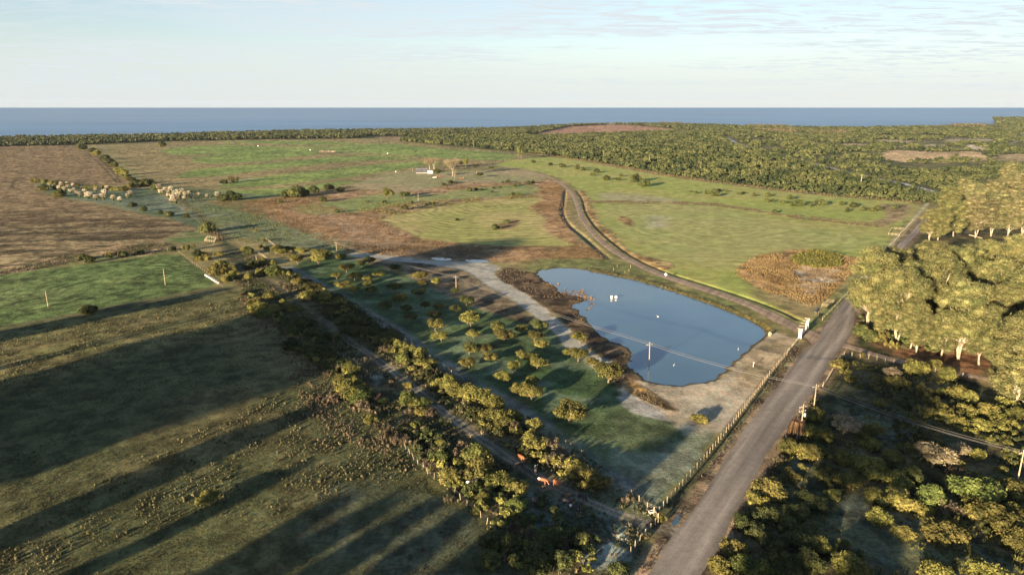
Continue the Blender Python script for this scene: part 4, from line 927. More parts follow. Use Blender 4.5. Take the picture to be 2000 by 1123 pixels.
# ---- plume grass
def plume_mesh(seed):
    rs = np.random.default_rng(seed); mb = MB()
    for i in range(110):
        a = rs.uniform(0, 2*PI); q = rs.uniform(0, .75); x, y = q*math.cos(a), q*math.sin(a); hh = rs.uniform(.8, 1.7)
        mb.ell((x*1.2, y*1.2, hh), (.07, .07, .22), 1)
    return mb.mesh('plumes', M['plume'], True)
def blades_mesh(seed):
    rs = np.random.default_rng(seed); mb = MB()
    for i in range(120):
        a = rs.uniform(0, 2*PI); q = rs.uniform(.1, .9); b_ = a+1.57
        x0, y0 = .2*math.cos(a), .2*math.sin(a); x1, y1 = q*math.cos(a), q*math.sin(a); hh = rs.uniform(.5, 1.1)
        w = .05; mb.add([(x0-w*math.cos(b_), y0-w*math.sin(b_), 0), (x0+w*math.cos(b_), y0+w*math.sin(b_), 0), (x1, y1, hh)], (), [[0,1,2]])
    return mb.mesh('blades', M['tuftg'])
PLM = [(plume_mesh(i), blades_mesh(i)) for i in range(3)]
gp = [(98,366),(107,370),(116,372),(121,366),(127,375),(133,369),(139,378),(146,374),(150,382),(158,386),(165,380),(172,389),(178,384),(187,391),(193,387),(202,391),(205,383),(221,393),(234,395),(188,375),(210,373),(160,372),(142,366),(130,362),(250,388),(255,384)]
fp2 = [(315,380),(322,376),(328,381),(334,377),(340,383),(346,378),(350,385),(357,379),(363,386),(368,381),(374,388),(336,389),(344,391),(352,390),(361,392),(329,386),(336,396),(343,398),(389,384),(404,388),(426,387),(311,372)]
for i, (a, b_) in enumerate(gp+fp2):
    p = G(a+random.uniform(-1, 1), b_+random.uniform(-.5, .5)); g_ = i < len(gp)
    lab = f"pale plume grass clump {where(a, b_)}, {'in the gully crowd' if g_ else 'beside the fence line'}"
    grp = 'plume grass clumps in the gully' if g_ else 'plume grass clumps by the fence'
    o = link('plume_grass', None, None, (p.x, p.y, 0), None, 'cream plumed grass clump crowded in the left gully' if g_ else 'cream plumed grass clump in the thick stand beside the fence line', 'grass clump', grp)
    k = random.uniform(1.8, 3.1); o.scale = (k, k, k*1.15); o.rotation_euler.z = random.uniform(0, 6)
    a_, c_ = random.choice(PLM); link('plumes', a_, o); link('blades', c_, o)

# ---- forest and tufts: masses nobody could count
def scatter(P, spacing, rs, far=False, px_=True, jitter=.9):
    """points inside a traced polygon; spacing grows with distance if far is set"""
    P = GA(P) if px_ else np.asarray(P); lo, hi = P.min(0), P.max(0); out = []
    if not far:
        nx = int((hi[0]-lo[0])/spacing)+1; ny = int((hi[1]-lo[1])/spacing)+1
        gx, gy = np.meshgrid(np.arange(nx), np.arange(ny)); p = np.stack([gx.ravel(), gy.ravel()], 1)*spacing+lo+rs.uniform(-.5, .5, (nx*ny, 2))*spacing*jitter
        return p[inside(p[:, 0], p[:, 1], P)]
    y = max(lo[1], 40)
    while y < hi[1]:
        sp = max(spacing, y*far); n = int((hi[0]-lo[0])/sp)+1
        x = lo[0]+(np.arange(n)+rs.uniform(-.5, .5, n))*sp; yy = y+rs.uniform(-.5, .5, n)*sp; out.append(np.stack([x, yy], 1)); y += sp
    p = np.vstack(out); return p[inside(p[:, 0], p[:, 1], P)]
def proto_clump(seed, n=34, lob=6):
    rs = np.random.default_rng(seed); lb = []
    for i in range(lob):
        a = rs.uniform(0, 2*PI); q = rs.uniform(.1, .6); r = rs.uniform(.3, .5)
        lb.append((np.array([q*math.cos(a), q*math.sin(a), rs.uniform(.35, .75)]), np.array([r, r, r*.8])))
    mb = lobes_cloud(lb, n, .2, rs, .9, True, 1, .12)
    return np.vstack(mb.V), (np.vstack(mb.Q) if mb.Q else np.zeros((0, 4), int)), np.vstack(mb.T)
def stamp(name, protos, pts, rad, hgt, mat, rs, z=0, **kw):
    Vs, Qs, Ts = [], [], []; off = 0; pick = rs.integers(0, len(protos), len(pts))
    for k, (V0, Q0, T0) in enumerate(protos):
        s_ = pick == k; n = s_.sum()
        if not n: continue
        a = rs.uniform(0, 2*PI, n); c, s1 = np.cos(a)[:, None], np.sin(a)[:, None]
        r = rad[s_][:, None]; x = (V0[:, 0]*c-V0[:, 1]*s1)*r+pts[s_][:, :1]; y = (V0[:, 0]*s1+V0[:, 1]*c)*r+pts[s_][:, 1:2]
        zz = V0[:, 2][None, :]*hgt[s_][:, None]+z
        V = np.stack([x, y, zz], -1).reshape(-1, 3); base = (np.arange(n)*len(V0))[:, None, None]+off
        if len(Q0): Qs.append((Q0[None]+base).reshape(-1, 4))
        if len(T0): Ts.append((T0[None]+base).reshape(-1, 3))
        Vs.append(V); off += len(V)
    F_ = []
    if Qs: F_.append(np.vstack(Qs))
    if Ts: F_.append(np.vstack(Ts))
    me = mesh_np(name, np.vstack(Vs), F_, [mat]); return link(name, me, kind='stuff', **kw)
CLP = [proto_clump(300+i) for i in range(6)]
def strp(ln, k):
    a, b_, _, _ = strip_poly(ln, k); return np.vstack([a, b_[::-1]])
pwl_ = smooth_poly(GA(POND), 2); roadp_ = np.vstack([smooth_poly(GA(ROAD_L), 1, False), smooth_poly(GA(ROAD_R), 1, False)[::-1]]); trp_ = strp(TRACK, 1.6); sdp_ = strp(SIDE, 1.5)
rs = np.random.default_rng(11)
FOR1 = [(778,277),(800,268),(1000,262),(1040,268),(1210,262),(1345,256),(1420,262),(1410,268),(1428,285),(1475,294),(1520,306),(1570,318),(1640,337),(1700,351),(1760,362),(1835,384),(1860,392),(1820,398),(1700,388),(1600,379),(1500,369),(1400,355),(1300,342),(1200,323),(1090,306),(1010,296),(900,287)]
def grow(P, k=4.5):
    c = sum(b for _, b in P)/len(P); return [(a, b+(k if b > c else -.8)) for a, b in P]
def not_in(p, polys):
    k = np.ones(len(p), bool)
    for P in polys: P = GA(P) if not isinstance(P, np.ndarray) else P; k &= ~inside(p[:, 0], p[:, 1], P)
    return p[k]
SANDS = [[(1720,296),(1770,294),(1820,298),(1910,296),(1935,306),(1930,314),(1880,318),(1770,318),(1724,310)],[(1940,303),(2010,300),(2010,318),(1950,316)],
 [(1706,274),(1750,273),(1780,276),(1778,280),(1710,279)],[(1640,281),(1700,281),(1696,285),(1645,285)],[(1745,285),(1845,282),(1845,287),(1750,288)],[(1882,284),(1905,283),(1932,290),(1930,294),(1895,292)],[(1955,289),(1980,286),(2010,288),(2010,295),(1960,294)],[(1840,272),(1935,270),(1945,277),(1850,278)],[(1962,280),(1985,268),(2020,262),(2020,280)]]
frw = strip_poly(FARROAD, 4.5); frp = np.vstack([frw[0], frw[1][::-1]])
p = not_in(scatter(FOR1, 5.4, rs, .0068), [frp]); r = np.maximum(2.6, p[:, 1]*.0038)*rs.uniform(.5, 1.4, len(p))
print('forest', len(p))
stamp('scrub_forest', CLP, p, r, np.minimum(r*rs.uniform(.8, 1.7, len(p)), 9), M['forest'], rs)
FOR2 = [(1430,268),(1345,252),(1420,246),(1600,250),(1800,248),(2100,243),(2300,300),(2300,420),(2000,400),(1880,392),(1840,376),(1760,355),(1700,343),(1640,329),(1570,311),(1520,300),(1475,289),(1445,281)]
p = not_in(scatter(FOR2, 6.0, rs, .0078), [frp]); sq = np.ones(len(p), bool)
for P in SANDS: sq &= ~(inside(p[:, 0], p[:, 1], GA(grow(P))) & (fbm(p[:, 0], p[:, 1], 70, 3, 21) > .42))
p = p[sq]; keep = fbm(p[:, 0], p[:, 1], 90, 3, 3) < .60; p = p[keep]; r = np.maximum(2.6, p[:, 1]*.0037)*rs.uniform(.4, 1.2, len(p))
print('forest', len(p))
stamp('scrub_forest', CLP, p, r, np.minimum(r*rs.uniform(.7, 1.5, len(p)), 8), M['forest'], rs)
COASTF = [(-120,290),(-120,272),(0,271.5),(150,269.5),(300,267),(450,262),(600,258),(800,256),(1000,253),(1060,249),(1150,244.5),(1250,243.5),(1400,246),(1440,250),(1345,253.5),(1210,243.5),(1112,247.5),(1042,262),(1000,266),(930,264),(720,267),(700,271),(500,273),(300,277),(170,283),(0,287)]
p = scatter(COASTF, 8, rs, .0055); r = np.maximum(4.0, p[:, 1]*.0036)*rs.uniform(.45, 1.3, len(p))
print('coast', len(p))
stamp('coastal_forest', CLP, p, r, np.minimum(r*rs.uniform(.8, 1.6, len(p)), 11), M['coast'], rs)
p = scatter([(1055,552),(1120,552),(1165,585),(1150,606),(1110,600),(1085,580)], 1.3, rs); p = p[fbm(p[:, 0], p[:, 1], 7, 3, 8) > .54]; h = rs.uniform(.25, .7, len(p))
WEEDS = p, h
# rust coloured and pale groves far right
for P in ([(1288,240.5),(1330,241),(1330,245),(1290,244)], [(1470,253),(1520,248),(1560,252),(1555,259),(1475,259)], [(1560,256),(1650,254),(1655,262),(1590,263)], [(1860,243),(1925,244),(1920,249),(1870,249)], [(1460,245),(1540,246),(1540,249),(1460,249)]):
    p = scatter(P, 12, rs, .006); 
    if len(p): r = np.maximum(6, p[:, 1]*.0045)*rs.uniform(.6, 1.1, len(p)); stamp('rusty_grove', CLP, p, r, np.minimum(r, 9)*rs.uniform(.4,.8,len(p)), M['rust'], rs)
p = scatter([(1940,236),(2100,234),(2100,250),(1960,248)], 12, rs, .006); r = np.maximum(8, p[:, 1]*.005)*rs.uniform(.7, 1.1, len(p)); stamp('far_wood', CLP, p, r, r*1.1, M['forest'], rs)
# tufts
def proto_tuft(seed, nb=9, lean=.75):
    rs_ = np.random.default_rng(seed); V = []; T = []
    for i in range(nb):
        a = rs_.uniform(0, 2*PI); b_ = rs_.uniform(0, 2*PI); w = .16; q = rs_.uniform(0, lean)
        x0, y0 = .18*math.cos(a), .18*math.sin(a)
        k = len(V); V += [(x0-w*math.cos(b_), y0-w*math.sin(b_), -.05), (x0+w*math.cos(b_), y0+w*math.sin(b_), -.05), (x0+q*math.cos(a)+.05*math.cos(b_), y0+q*math.sin(a)+.05*math.sin(b_), rs_.uniform(.7, 1)), (x0+q*math.cos(a)-.05*math.cos(b_), y0+q*math.sin(a)-.05*math.sin(b_), rs_.uniform(.7, 1))]
        T.append([k, k+1, k+2, k+3])
    return np.array(V), np.array(T), np.zeros((0, 3), int)
TFT = [proto_tuft(i) for i in range(6)]
pwl = smooth_poly(GA(POND), 2); rl, rr = smooth_poly(GA(ROAD_L), 1, False), smooth_poly(GA(ROAD_R), 1, False); roadp = np.vstack([rl, rr[::-1]])
drv = strip_poly(DRIVE, 1.2); drp = np.vstack([drv[0], drv[1][::-1]]); trk = strip_poly(TRACK, .9); trp = np.vstack([trk[0], trk[1][::-1]])
sdl = strip_poly(SIDE, 1.3); sdp = np.vstack([sdl[0], sdl[1][::-1]])
stamp('pond_weeds', TFT, WEEDS[0], WEEDS[1]*1.4, WEEDS[1], M['reed'], rs, -.32)
def tufts(name, P, sp, h0, h1, mat, thr=None, nsc=14, seed=1, wide=1.0):
    p = scatter(P, sp, rs); p = not_in(p, [pwl, roadp, drp, trp, sdp])
    if thr is not None: p = p[fbm(p[:, 0], p[:, 1], nsc, 3, seed) > thr]
    h = rs.uniform(h0, h1, len(p))*rs.uniform(.6, 1.2, len(p)); print(name, len(p))
    stamp(name, TFT, p, h*wide*rs.uniform(.7, 1.3, len(p)), h, mat, rs)
NEARL = [(-80,665),(170,612),(332,585),(440,566),(500,580),(560,640),(640,720),(790,860),(830,930),(900,985),(1060,1140),(-150,1140)]
CLN = [proto_clump(330+i, 170, 6) for i in range(5)]
HR = [(560,530),(640,568),(720,620),(790,680),(850,725),(930,775),(1020,840),(1100,905),(1165,935),(1190,950),(1150,965),(1080,925),(1000,880),(930,830),(850,765),(770,700),(700,655),(640,610),(590,565),(540,535)]
HL = [(470,568),(520,590),(590,640),(655,690),(715,755),(800,820),(880,870),(960,920),(1040,960),(1100,1010),(1170,1060),(1150,1123),(1000,1123),(960,1040),(900,975),(835,925),(780,855),(700,790),(625,715),(570,680),(530,620),(480,595)]
SR = [(1395,1123),(1425,1060),(1470,970),(1515,885),(1570,820),(1640,850),(1680,930),(1640,1000),(1700,1123)]
SR2 = [(1700,790),(1800,760),(2000,800),(2000,1123),(1850,1123),(1900,1000),(1800,920)]
EU = [(1665,648),(1700,655),(1760,680),(1850,695),(2000,730),(2000,600),(1800,600),(1680,600)]
for nm, P, sp, thr, r0, r1, k, sd in (('hedge_undergrowth', HR, 2.1, .40, .7, 1.7, 'dark', 3), ('hedge_undergrowth', HR, 3.2, .46, .8, 1.9, 'olive', 5), ('dry_undergrowth', HR, 2.6, .52, .5, 1.1, 'dry', 7),
        ('hedge_undergrowth', HL, 2.3, .46, .7, 1.6, 'dark', 11), ('hedge_undergrowth', HL, 3.6, .50, .8, 1.7, 'olive', 13), ('dry_undergrowth', HL, 2.6, .50, .5, 1.1, 'dry', 17),
        ('scrub_undergrowth', SR, 2.6, .54, .4, 1.1, 'dark', 19), ('scrub_undergrowth', SR, 4.0, .60, .5, 1.3, 'olive', 23), ('scrub_undergrowth', SR2, 3.4, .53, .8, 2.0, 'olive', 29), ('scrub_undergrowth', SR2, 3.0, .50, .6, 1.5, 'dark', 31), ('gum_undergrowth', EU, 2.6, .50, .5, 1.4, 'dark', 37)):
    p = not_in(scatter(P, sp, rs), [pwl_, roadp_, trp_, sdp_]); p = p[fbm(p[:, 0], p[:, 1], 11, 3, sd) > thr]; r = rs.uniform(r0, r1, len(p)); print(nm, len(p))
    stamp(nm, CLN, p, r, r*rs.uniform(.8, 1.3, len(p)), M[k], rs)
def proto_tus(seed):
    r_ = np.random.default_rng(seed); mb = MB(); V, T = ICO[1]; mb.add(V*(1+r_.normal(0,.2,len(V)))[:, None]*np.array([.42,.42,.55])+np.array([0,0,.35]), (), T)
    D = r_.normal(0, 1, (9, 3)); D[:, 2] = abs(D[:, 2])+.3; D /= np.linalg.norm(D, axis=1)[:, None]; V, q = leaves(D*np.array([.45,.45,.6])+np.array([0,0,.35]), D, .26, r_, .35, .5); mb.add(V, q)
    return np.vstack(mb.V), np.vstack(mb.Q), np.vstack(mb.T)
TUS = [proto_tus(i) for i in range(6)]
def tussocks(name, P, sp, h0, h1, mat, thr, nsc, seed):
    p = not_in(scatter(P, sp, rs), [pwl_, roadp_, trp_, sdp_]); p = p[fbm(p[:, 0], p[:, 1], nsc, 3, seed) > thr]
    h = (h0+(h1-h0)*rs.uniform(0, 1, len(p))**2)*rs.uniform(.6, 1.4, len(p)); stamp(name, TUS, p, h*rs.uniform(.7, 1.2, len(p)), h, mat, rs)
tussocks('tussocks', [(-80,672),(444,584),(500,575),(560,640),(500,640),(87,735),(-80,790)], 1.0, .2, .6, M['tuft'], .42, 6, 41)
tussocks('tussocks', [(280,890),(600,740),(640,725),(790,860),(830,925),(700,960),(560,1010),(380,1010),(150,1123),(-60,1123),(100,1000)], 1.0, .2, .62, M['tuft'], .44, 5, 43)
tussocks('hay_tussocks', [(500,575),(560,640),(640,720),(790,860),(830,930),(700,900),(560,840),(600,740),(500,640)], 1.9, .45, .85, M['dry'], .48, 8, 45)
tussocks('plain_tussocks', [(560,385),(620,398),(745,432),(815,462),(925,482),(960,505),(900,508),(680,492),(560,442),(470,412),(400,395)], 2.4, .35, .8, M['reed'], .42, 14, 47)
tussocks('slope_tussocks', [(300,365),(420,375),(520,388),(470,400),(560,445),(660,472),(690,496),(600,495),(480,480),(430,452),(380,414)], 2.2, .35, .7, M['tuftg'], .44, 12, 49)
tufts('dry_grass', NEARL, 1.3, .16, .36, M['tuft'], .44)
tufts('green_grass', NEARL, 1.5, .12, .3, M['tuftg'], .42, 10, 9)
tufts('tall_dry_grass', [(440,566),(500,572),(560,640),(640,720),(790,860),(830,930),(780,900),(640,850),(560,740),(600,700),(520,640)], 1.2, .35, .8, M['dry'], .50, 9, 5)
tufts('brown_reeds', [(400,395),(560,388),(640,400),(745,432),(815,462),(925,482),(1110,482),(1110,470),(1060,445),(1075,425),(1035,405),(1062,390),(1052,376),(1060,352),(1100,362),(1098,420),(1125,470),(1180,492),(1185,505),(1040,510),(900,510),(680,492),(560,442),(470,412)], 1.5, .25, .6, M['reed'], .40, 12, 4)
tufts('marsh_reeds', [(1428,532),(1475,500),(1580,487),(1632,499),(1681,502),(1655,545),(1610,590),(1580,598),(1545,585),(1496,569)], 1.0, .3, .75, M['reed'], .36, 9, 6)
tufts('green_reeds', [(1545,508),(1560,497),(1600,490),(1640,500),(1642,520),(1600,524),(1560,518)], .8, .9, 2.0, M['olive'], .34, 5, 2)
tufts('ditch_weeds', [(1150,398),(1260,399),(1400,403),(1500,419),(1650,439),(1735,446),(1735,438),(1650,431),(1500,412),(1400,397),(1260,393),(1150,392)], 1.4, .4, .9, M['dry'], .38, 12, 6)
tufts('fence_weeds', [(1010,299),(1090,308),(1200,326),(1300,345),(1400,358),(1600,382),(1800,398),(1800,393),(1600,377),(1400,353),(1300,340),(1200,321),(1090,304)], 3.0, .5, 1.1, M['reed'], .35)
tufts('path_margin_weeds', [(965,537),(986,520),(1035,528),(1087,562),(1140,582),(1115,597),(1154,646),(1238,688),(1222,712),(1247,744),(1330,800),(1310,806),(1210,765),(1175,709),(1140,664),(1115,646),(1070,604),(1000,565)], 1.2, .2, .5, M['dry'], .50, 9, 8)
tufts('brushwood', [(700,398),(770,396),(860,389),(1000,383),(1052,377),(1054,386),(947,392),(860,406),(740,430),(700,420)], 2.6, .4, 1.1, M['olive'], .50, 12, 8)
tufts('pond_rim_grass', [(1150,523),(1240,541),(1340,571),(1430,604),(1492,636),(1500,650),(1490,642),(1430,610),(1340,577),(1240,546),(1150,528)], .9, .4, .8, M['tuft'], None)
tufts('corridor_weeds', [(480,500),(640,560),(755,630),(895,730),(1105,858),(1250,965),(1300,1010),(1262,1060),(1190,1140),(1080,1140),(900,985),(830,930),(790,860),(640,720),(560,640),(470,575)], 1.4, .3, .9, M['dry'], .50, 9, 12)
tufts('corridor_herbs', [(480,500),(640,560),(755,630),(895,730),(1105,858),(1250,965),(1300,1010),(1262,1060),(1190,1140),(1080,1140),(900,985),(830,930),(790,860),(640,720),(560,640),(470,575)], 1.2, .25, .8, M['dark'], .46, 9, 15)
tufts('scrub_herbs', [(1640,700),(1700,712),(1840,745),(2000,800),(2060,900),(2060,1140),(1390,1140),(1470,965),(1605,762)], 1.4, .3, 1.1, M['olive'], .50, 10, 16)
tufts('verge_weeds', [(1262,1123),(1245,1123),(1310,1020),(1440,830),(1540,690),(1570,672),(1580,678),(1505,760),(1438,850),(1395,925),(1328,1020)], .8, .2, .5, M['dry'], .45, 6, 17)
tufts('verge_brush', [(1380,1123),(1415,1058),(1465,965),(1512,880),(1565,806),(1604,756),(1616,760),(1580,815),(1530,890),(1480,975),(1430,1070),(1400,1123)], .8, .4, 1.2, M['dry'], .40, 6, 18)
tussocks('stubble', PL, 2.1, .22, .42, M['stub'], .42, 12, 31)
tussocks('dark_stubble', PL, 3.2, .2, .4, M['dark'], .50, 10, 33)
tufts('field_margin', [(-60,547),(150,494),(300,472),(346,480),(346,491),(150,511),(-60,550)], 1.4, .3, 1.0, M['dry'], .42, 9, 19)
tufts('left_slope_grass', [(300,365),(420,375),(520,388),(470,400),(560,445),(660,472),(690,496),(600,495),(480,480),(430,452),(380,414)], 2.2, .25, .6, M['tuft'], .50, 12, 20)

# ------------------------------------------------------------------ fences
def fence(pts, spacing, hp_, lab, name='wire_fence', rpost=.075, mat=None, lean=0.0, wires=True, group='farm fences'):
    P = GA(pts); n = max(2, int(np.linalg.norm(np.diff(P, axis=0), axis=1).sum()/spacing)+1); Q = resamp(P, n)
    o = link(name, None, None, (float(Q[0][0]), float(Q[0][1]), 0), None, lab, 'fence', group); org = np.array([Q[0][0], Q[0][1]])
    me = MB().tube([(0,0,-.3),(0,0,hp_)], [rpost, rpost*.9], 6).mesh('post', mat or M['wood'])
    for i, (x, y) in enumerate(Q[:100]):
        q = link('post', me, o, (x-org[0], y-org[1], 0)); q.rotation_euler = (random.gauss(0, .04+lean), random.gauss(0, .04)+lean, random.uniform(0, 6)); q.scale = (random.uniform(.8, 1.3), random.uniform(.8, 1.3), random.uniform(.85, 1.12))
    if wires:
        mb = MB()
        for z in (hp_*.35, hp_*.62, hp_*.88): mb.tube([(x-org[0], y-org[1], z) for x, y in Q[:100]], .012, 3)
        mb.obj('wire', M['wire'], o)
    return o
fence([(1561,661),(1500,735),(1443,811),(1375,898),(1305,978),(1288,1000)], 2.15, 1.35, 'long straight fence of pale posts beside the main road')
fence([(1288,1000),(1262,990),(1236,967),(1218,957),(1190,941),(1160,925)], 2.6, 1.3, 'fence of white-lit posts between frosty path and near track end')
fence([(1160,925),(1095,875),(1020,818),(940,765),(880,728),(800,672),(740,632),(660,585)], 5.0, 1.2, 'half hidden fence along the frosty path behind the shrubs')
fence([(1280,1022),(1262,1042),(1245,1060),(1232,1080)], 2.2, 1.3, 'short fence stub from track gate towards the bottom')
fence([(793,878),(815,905),(835,925),(852,938),(868,950),(885,962),(905,980),(940,1010),(975,1050)], 2.6, 1.5, 'leaning fence at the corner of the near pasture', lean=.12)
fence([(724,738),(690,706),(650,690)], 3, 1.4, 'old fence stub in tall dry grass by the pasture edge')
fence([(1606,626),(1625,606),(1650,580),(1690,535),(1725,497),(1760,458),(1790,424),(1812,398)], 3.0, 1.35, 'fence beyond the gateway along the green field')
fence([(1606,758),(1620,735),(1636,708),(1648,694)], 1.8, 1.3, 'short fence on the right-hand side of the main road')
fence([(1648,694),(1680,699),(1712,703),(1745,710)], 2.4, 1.5, 'white-lit post fence along the side lane mouth')
fence([(1800,722),(1836,727),(1880,735)], 3.5, 1.4, 'fence posts along the side lane beneath the gums')
fence([(520,468),(545,488)], 1.6, 1.3, 'old picket fence run in the left scrub')
fence([(497,493),(512,500),(525,510)], 1.3, 1.5, 'close-set pale post run above the left scrub')
fence([(290,352),(320,385),(350,405),(385,432),(415,455),(455,478)], 6, 1.2, 'fence running from the hedge down past the plume grass', rpost=.05, wires=False, mat=M['polewood'])
fence([(346,490),(375,513),(405,535),(434,560)], 4, 1.2, 'fence along the right end of the small green field', rpost=.06, wires=False, mat=M['polewood'])
fence([(0,532),(60,522),(150,508),(250,497),(346,488)], 5, 1.2, 'fence between the ploughed field and small green field')
fence([(590,545),(610,560),(640,580)], 2, 1.2, 'fence run at the top corner of the orchard')
fence([(1050,303),(1150,316),(1250,334),(1350,350),(1450,364),(1600,380),(1780,395)], 7, 1.5, 'long fence between right field and scrub forest')
fence([(1198,528),(1226,536),(1232,522),(1205,522)], 8, 1.5, 'scattered thin posts on the bank above the pond', wires=False)
# pens
def pen(pts, lab, hh=1.5):
    P = GA(pts); c = P.mean(0); o = link('cattle_pen', None, None, (c[0], c[1], 0), None, lab, 'pen', 'wooden cattle pens')
    me = MB().box((0,0,hh/2), (.15,.15,hh)).mesh('post', M['wood']); n = len(P)
    for i in range(n):
        a, b_ = P[i], P[(i+1) % n]; k = max(1, int(np.linalg.norm(b_-a)/1.8))
        for j in range(k):
            p = a+(b_-a)*j/k; link('post', me, o, (p[0]-c[0], p[1]-c[1], 0))
        d = b_-a; mb = MB(); l_ = np.linalg.norm(d); mid = (a+b_)/2-c
        for z in (.45, .9, 1.35): mb.box((mid[0], mid[1], z), (l_, .05, .08), math.atan2(d[1], d[0]))
        mb.obj('rail', M['wood'], o)
pen([(1605,599),(1617,600),(1628,592),(1616,591)], 'pale wooden cattle pen beside the road fence, past the gateway')
pen([(1735,459),(1757,461),(1765,449),(1742,448)], 'far wooden cattle pen where the road fence meets the green field')
pen([(400,472),(418,474),(422,467),(405,465)], 'small wooden pen at the corner of the ploughed field')
# ------------------------------------------------------------------ poles and wires
def upole(u, vt, vb, lab, arms=1, tilt=(0,0), h=None, trafo=False, rz=None, small=False, mat=None, cat='utility pole', name='utility_pole'):
    p = G(u, vb); z = depth(vb)
    if h is None:
        # height whose top projects at row vt
        t = (vt-CY)/F; h = H-p.y*(ST+CT*t)/(CT-ST*t)
    rz = PI*.12 if rz is None else rz
    o = link(name, None, None, (p.x, p.y, 0), None, lab, cat, 'utility poles' if cat == 'utility pole' else 'marker posts')
    k = 1 if not small else 1.25
    MB().tube([(0,0,-.5),(0,0,h)], [.17*k,.11*k], 8).obj('pole', mat or M['polewood'], o)
    for j in range(arms):
        zz = h-.9-j*1.1; ar = MB().box((0,.16,zz), (2.2,.12,.14)).obj('crossarm', M['polewood'], o)
        for x in (-.95, -.35, .35, .95) if not small else (-.9, .9):
            MB().tube([(x,.16,zz+.07),(x,.16,zz+.22),(x,.16,zz+.30)], [.03,.07,.05], 6).obj('insulator', M['porcelain'], ar)
    if trafo: MB().tube([(.35,-.35,h-3.2),(.35,-.35,h-2.3)], .28, 10).obj('transformer', M['concrete'], o)
    o.rotation_euler = (tilt[0], tilt[1], rz); return p, h, rz
pl = {}
pl['1'] = upole(1268,668,711,'leaning pole standing in the pond water', 1, (0,-.03))
pl['2'] = upole(1588,750,808,'pole with a single crossarm beside the main road', 1)
pl['3'] = upole(1562,789,857,'pole with two crossarms and transformer, next to the dead palm', 2, trafo=True)
pl['4'] = upole(1987,878,941,'pole at the right edge under the wires', 1)
pl['5'] = upole(891,538,568,'pole beside the grey path in brown grass', 1)
pl['6'] = upole(658,472,499,'pole with crossarm at the head of the grey path', 1)
pl['7'] = upole(502,500,521,'short plain pole in the left scrub', 0)
pl['8'] = upole(94,568,599,'left of the two plain poles in the green field', 0, mat=M['wood'])
pl['9'] = upole(323,525,556,'right of the two plain poles in the green field', 0, mat=M['wood'])
upole(817,377,393,'thin pole in the green strip below the farm lawn', 0)
upole(806,329,336,'short pale post at the left end of the farmhouse', 0)
for u, a, b_, nm in [(878,273,282,'the red strip field'),(925,275,289,'the forest edge left of the lone tall tree'),(980,280,292,'the forest edge just left of the lone tall tree'),(1039,283,298,'the forest edge just right of the lone tall tree'),(1178,294,312,'the forest edge above the drive'),(1268,304,319,'the forest edge above the first field bushes'),(1368,317,334,'the forest edge above the middle field bushes'),(1484,333,344,'the forest edge above the right field bushes'),(1441,260,268,'the bend of the far road'),(1492,260,267,'the trees right of the far road bend'),(1270,262,267,'the forest below the red field'),(1333,261,267,'the forest at the red field tip')]:
    upole(u, a-1, b_, 'distant pale pole standing at '+nm, 1, small=True)
def span(a, b_, n, lab, sag=1.2, offs=(-.95,-.35,.95), a_arm=True, b_arm=True):
    mb = MB(); (p, h, r), (q, g, s1) = a, b_; org = Vector((p.x, p.y, 0))
    for o_ in offs:
        A = Vector((p.x+o_*math.cos(r), p.y+o_*math.sin(r), h-.58)); B_ = Vector((q.x+o_*math.cos(s1), q.y+o_*math.sin(s1), g-.58))
        pts = []
        for i in range(17):
            t = i/16; c = A.lerp(B_, t); c.z -= sag*4*t*(1-t); pts.append(c-org)
        mb.tube(pts, .028, 4)
    mb.obj('power_line', M['wire'], None, loc=org, label=lab, cat='power line', group='power lines')
span(pl['4'], pl['2'], 3, 'power line wires over the scrub right of the road')
span(pl['2'], pl['1'], 3, 'power line wires crossing the road and pond')
span(pl['1'], pl['5'], 3, 'power line wires from the pond pole to the path')
span(pl['5'], pl['6'], 3, 'power line wires over the upper orchard')
span(pl['2'], pl['3'], 3, 'short wires between the two road poles', .2)
# ------------------------------------------------------------------ gateway
ga, gb = G(1562,661), G(1577,639); gd = (gb-ga); gl = gd.length; gang = math.atan2(gd.y, gd.x); gdn = gd.normalized(); gn = Vector((-gdn.y, gdn.x, 0))
o = link('gateway', None, None, ga, None, 'white farm gateway with log beams where the drive meets the road', 'gateway'); o.rotation_euler.z = gang
for i, x in enumerate((.6, gl-.6)):
    MB().box((x,0,1.6), (1.5,1.0,3.3)).box((x,0,3.3), (1.8,1.3,.22)).obj('pillar', M['white'], o)
MB().box((2.6,0,.55), (2.6,.35,1.3)).box((gl-2.4,0,.55), (2.2,.35,1.3)).obj('wing_wall', M['white'], o)
for i in range(5):
    x = .4+i*(gl-.8)/4; MB().tube([(x,1.3,3.50),(x,-.7,3.55)], [.13,.10], 8).obj('beam', M['wood'], o)
MB().tube([(-.3,.35,3.42),(gl+.3,.35,3.42)], .14, 8).obj('lintel', M['wood'], o)
gt = MB()
for z in (.3,.65,1.0,1.35): gt.box((gl/2,-.1,z), (gl-5.2,.05,.09))
for x in np.linspace(3.0, gl-3.0, 5): gt.box((x,-.1,.8), (.08,.06,1.3))
gt.obj('gate', M['white'], o)
p = G(1593,625); o = link('raised_cabinet', None, None, p, None, 'dark boxes raised on thin posts right of the gateway', 'cabinet'); o.rotation_euler.z = .6
for x, y in ((-.8,-.4),(.8,-.4),(0,.5)): MB().tube([(x,y,-.2),(x,y,3.5)], .05, 6).obj('leg', M['rusty'], o)
MB().box((-.35,0,3.8), (1.0,.9,.9)).obj('box', M['black'], o); MB().box((.6,.1,4.3), (1.1,.9,1.1)).obj('box', M['black'], o)
MB().box((0,0,3.3), (2.1,1.2,.1)).obj('shelf', M['roofgrey'], o)
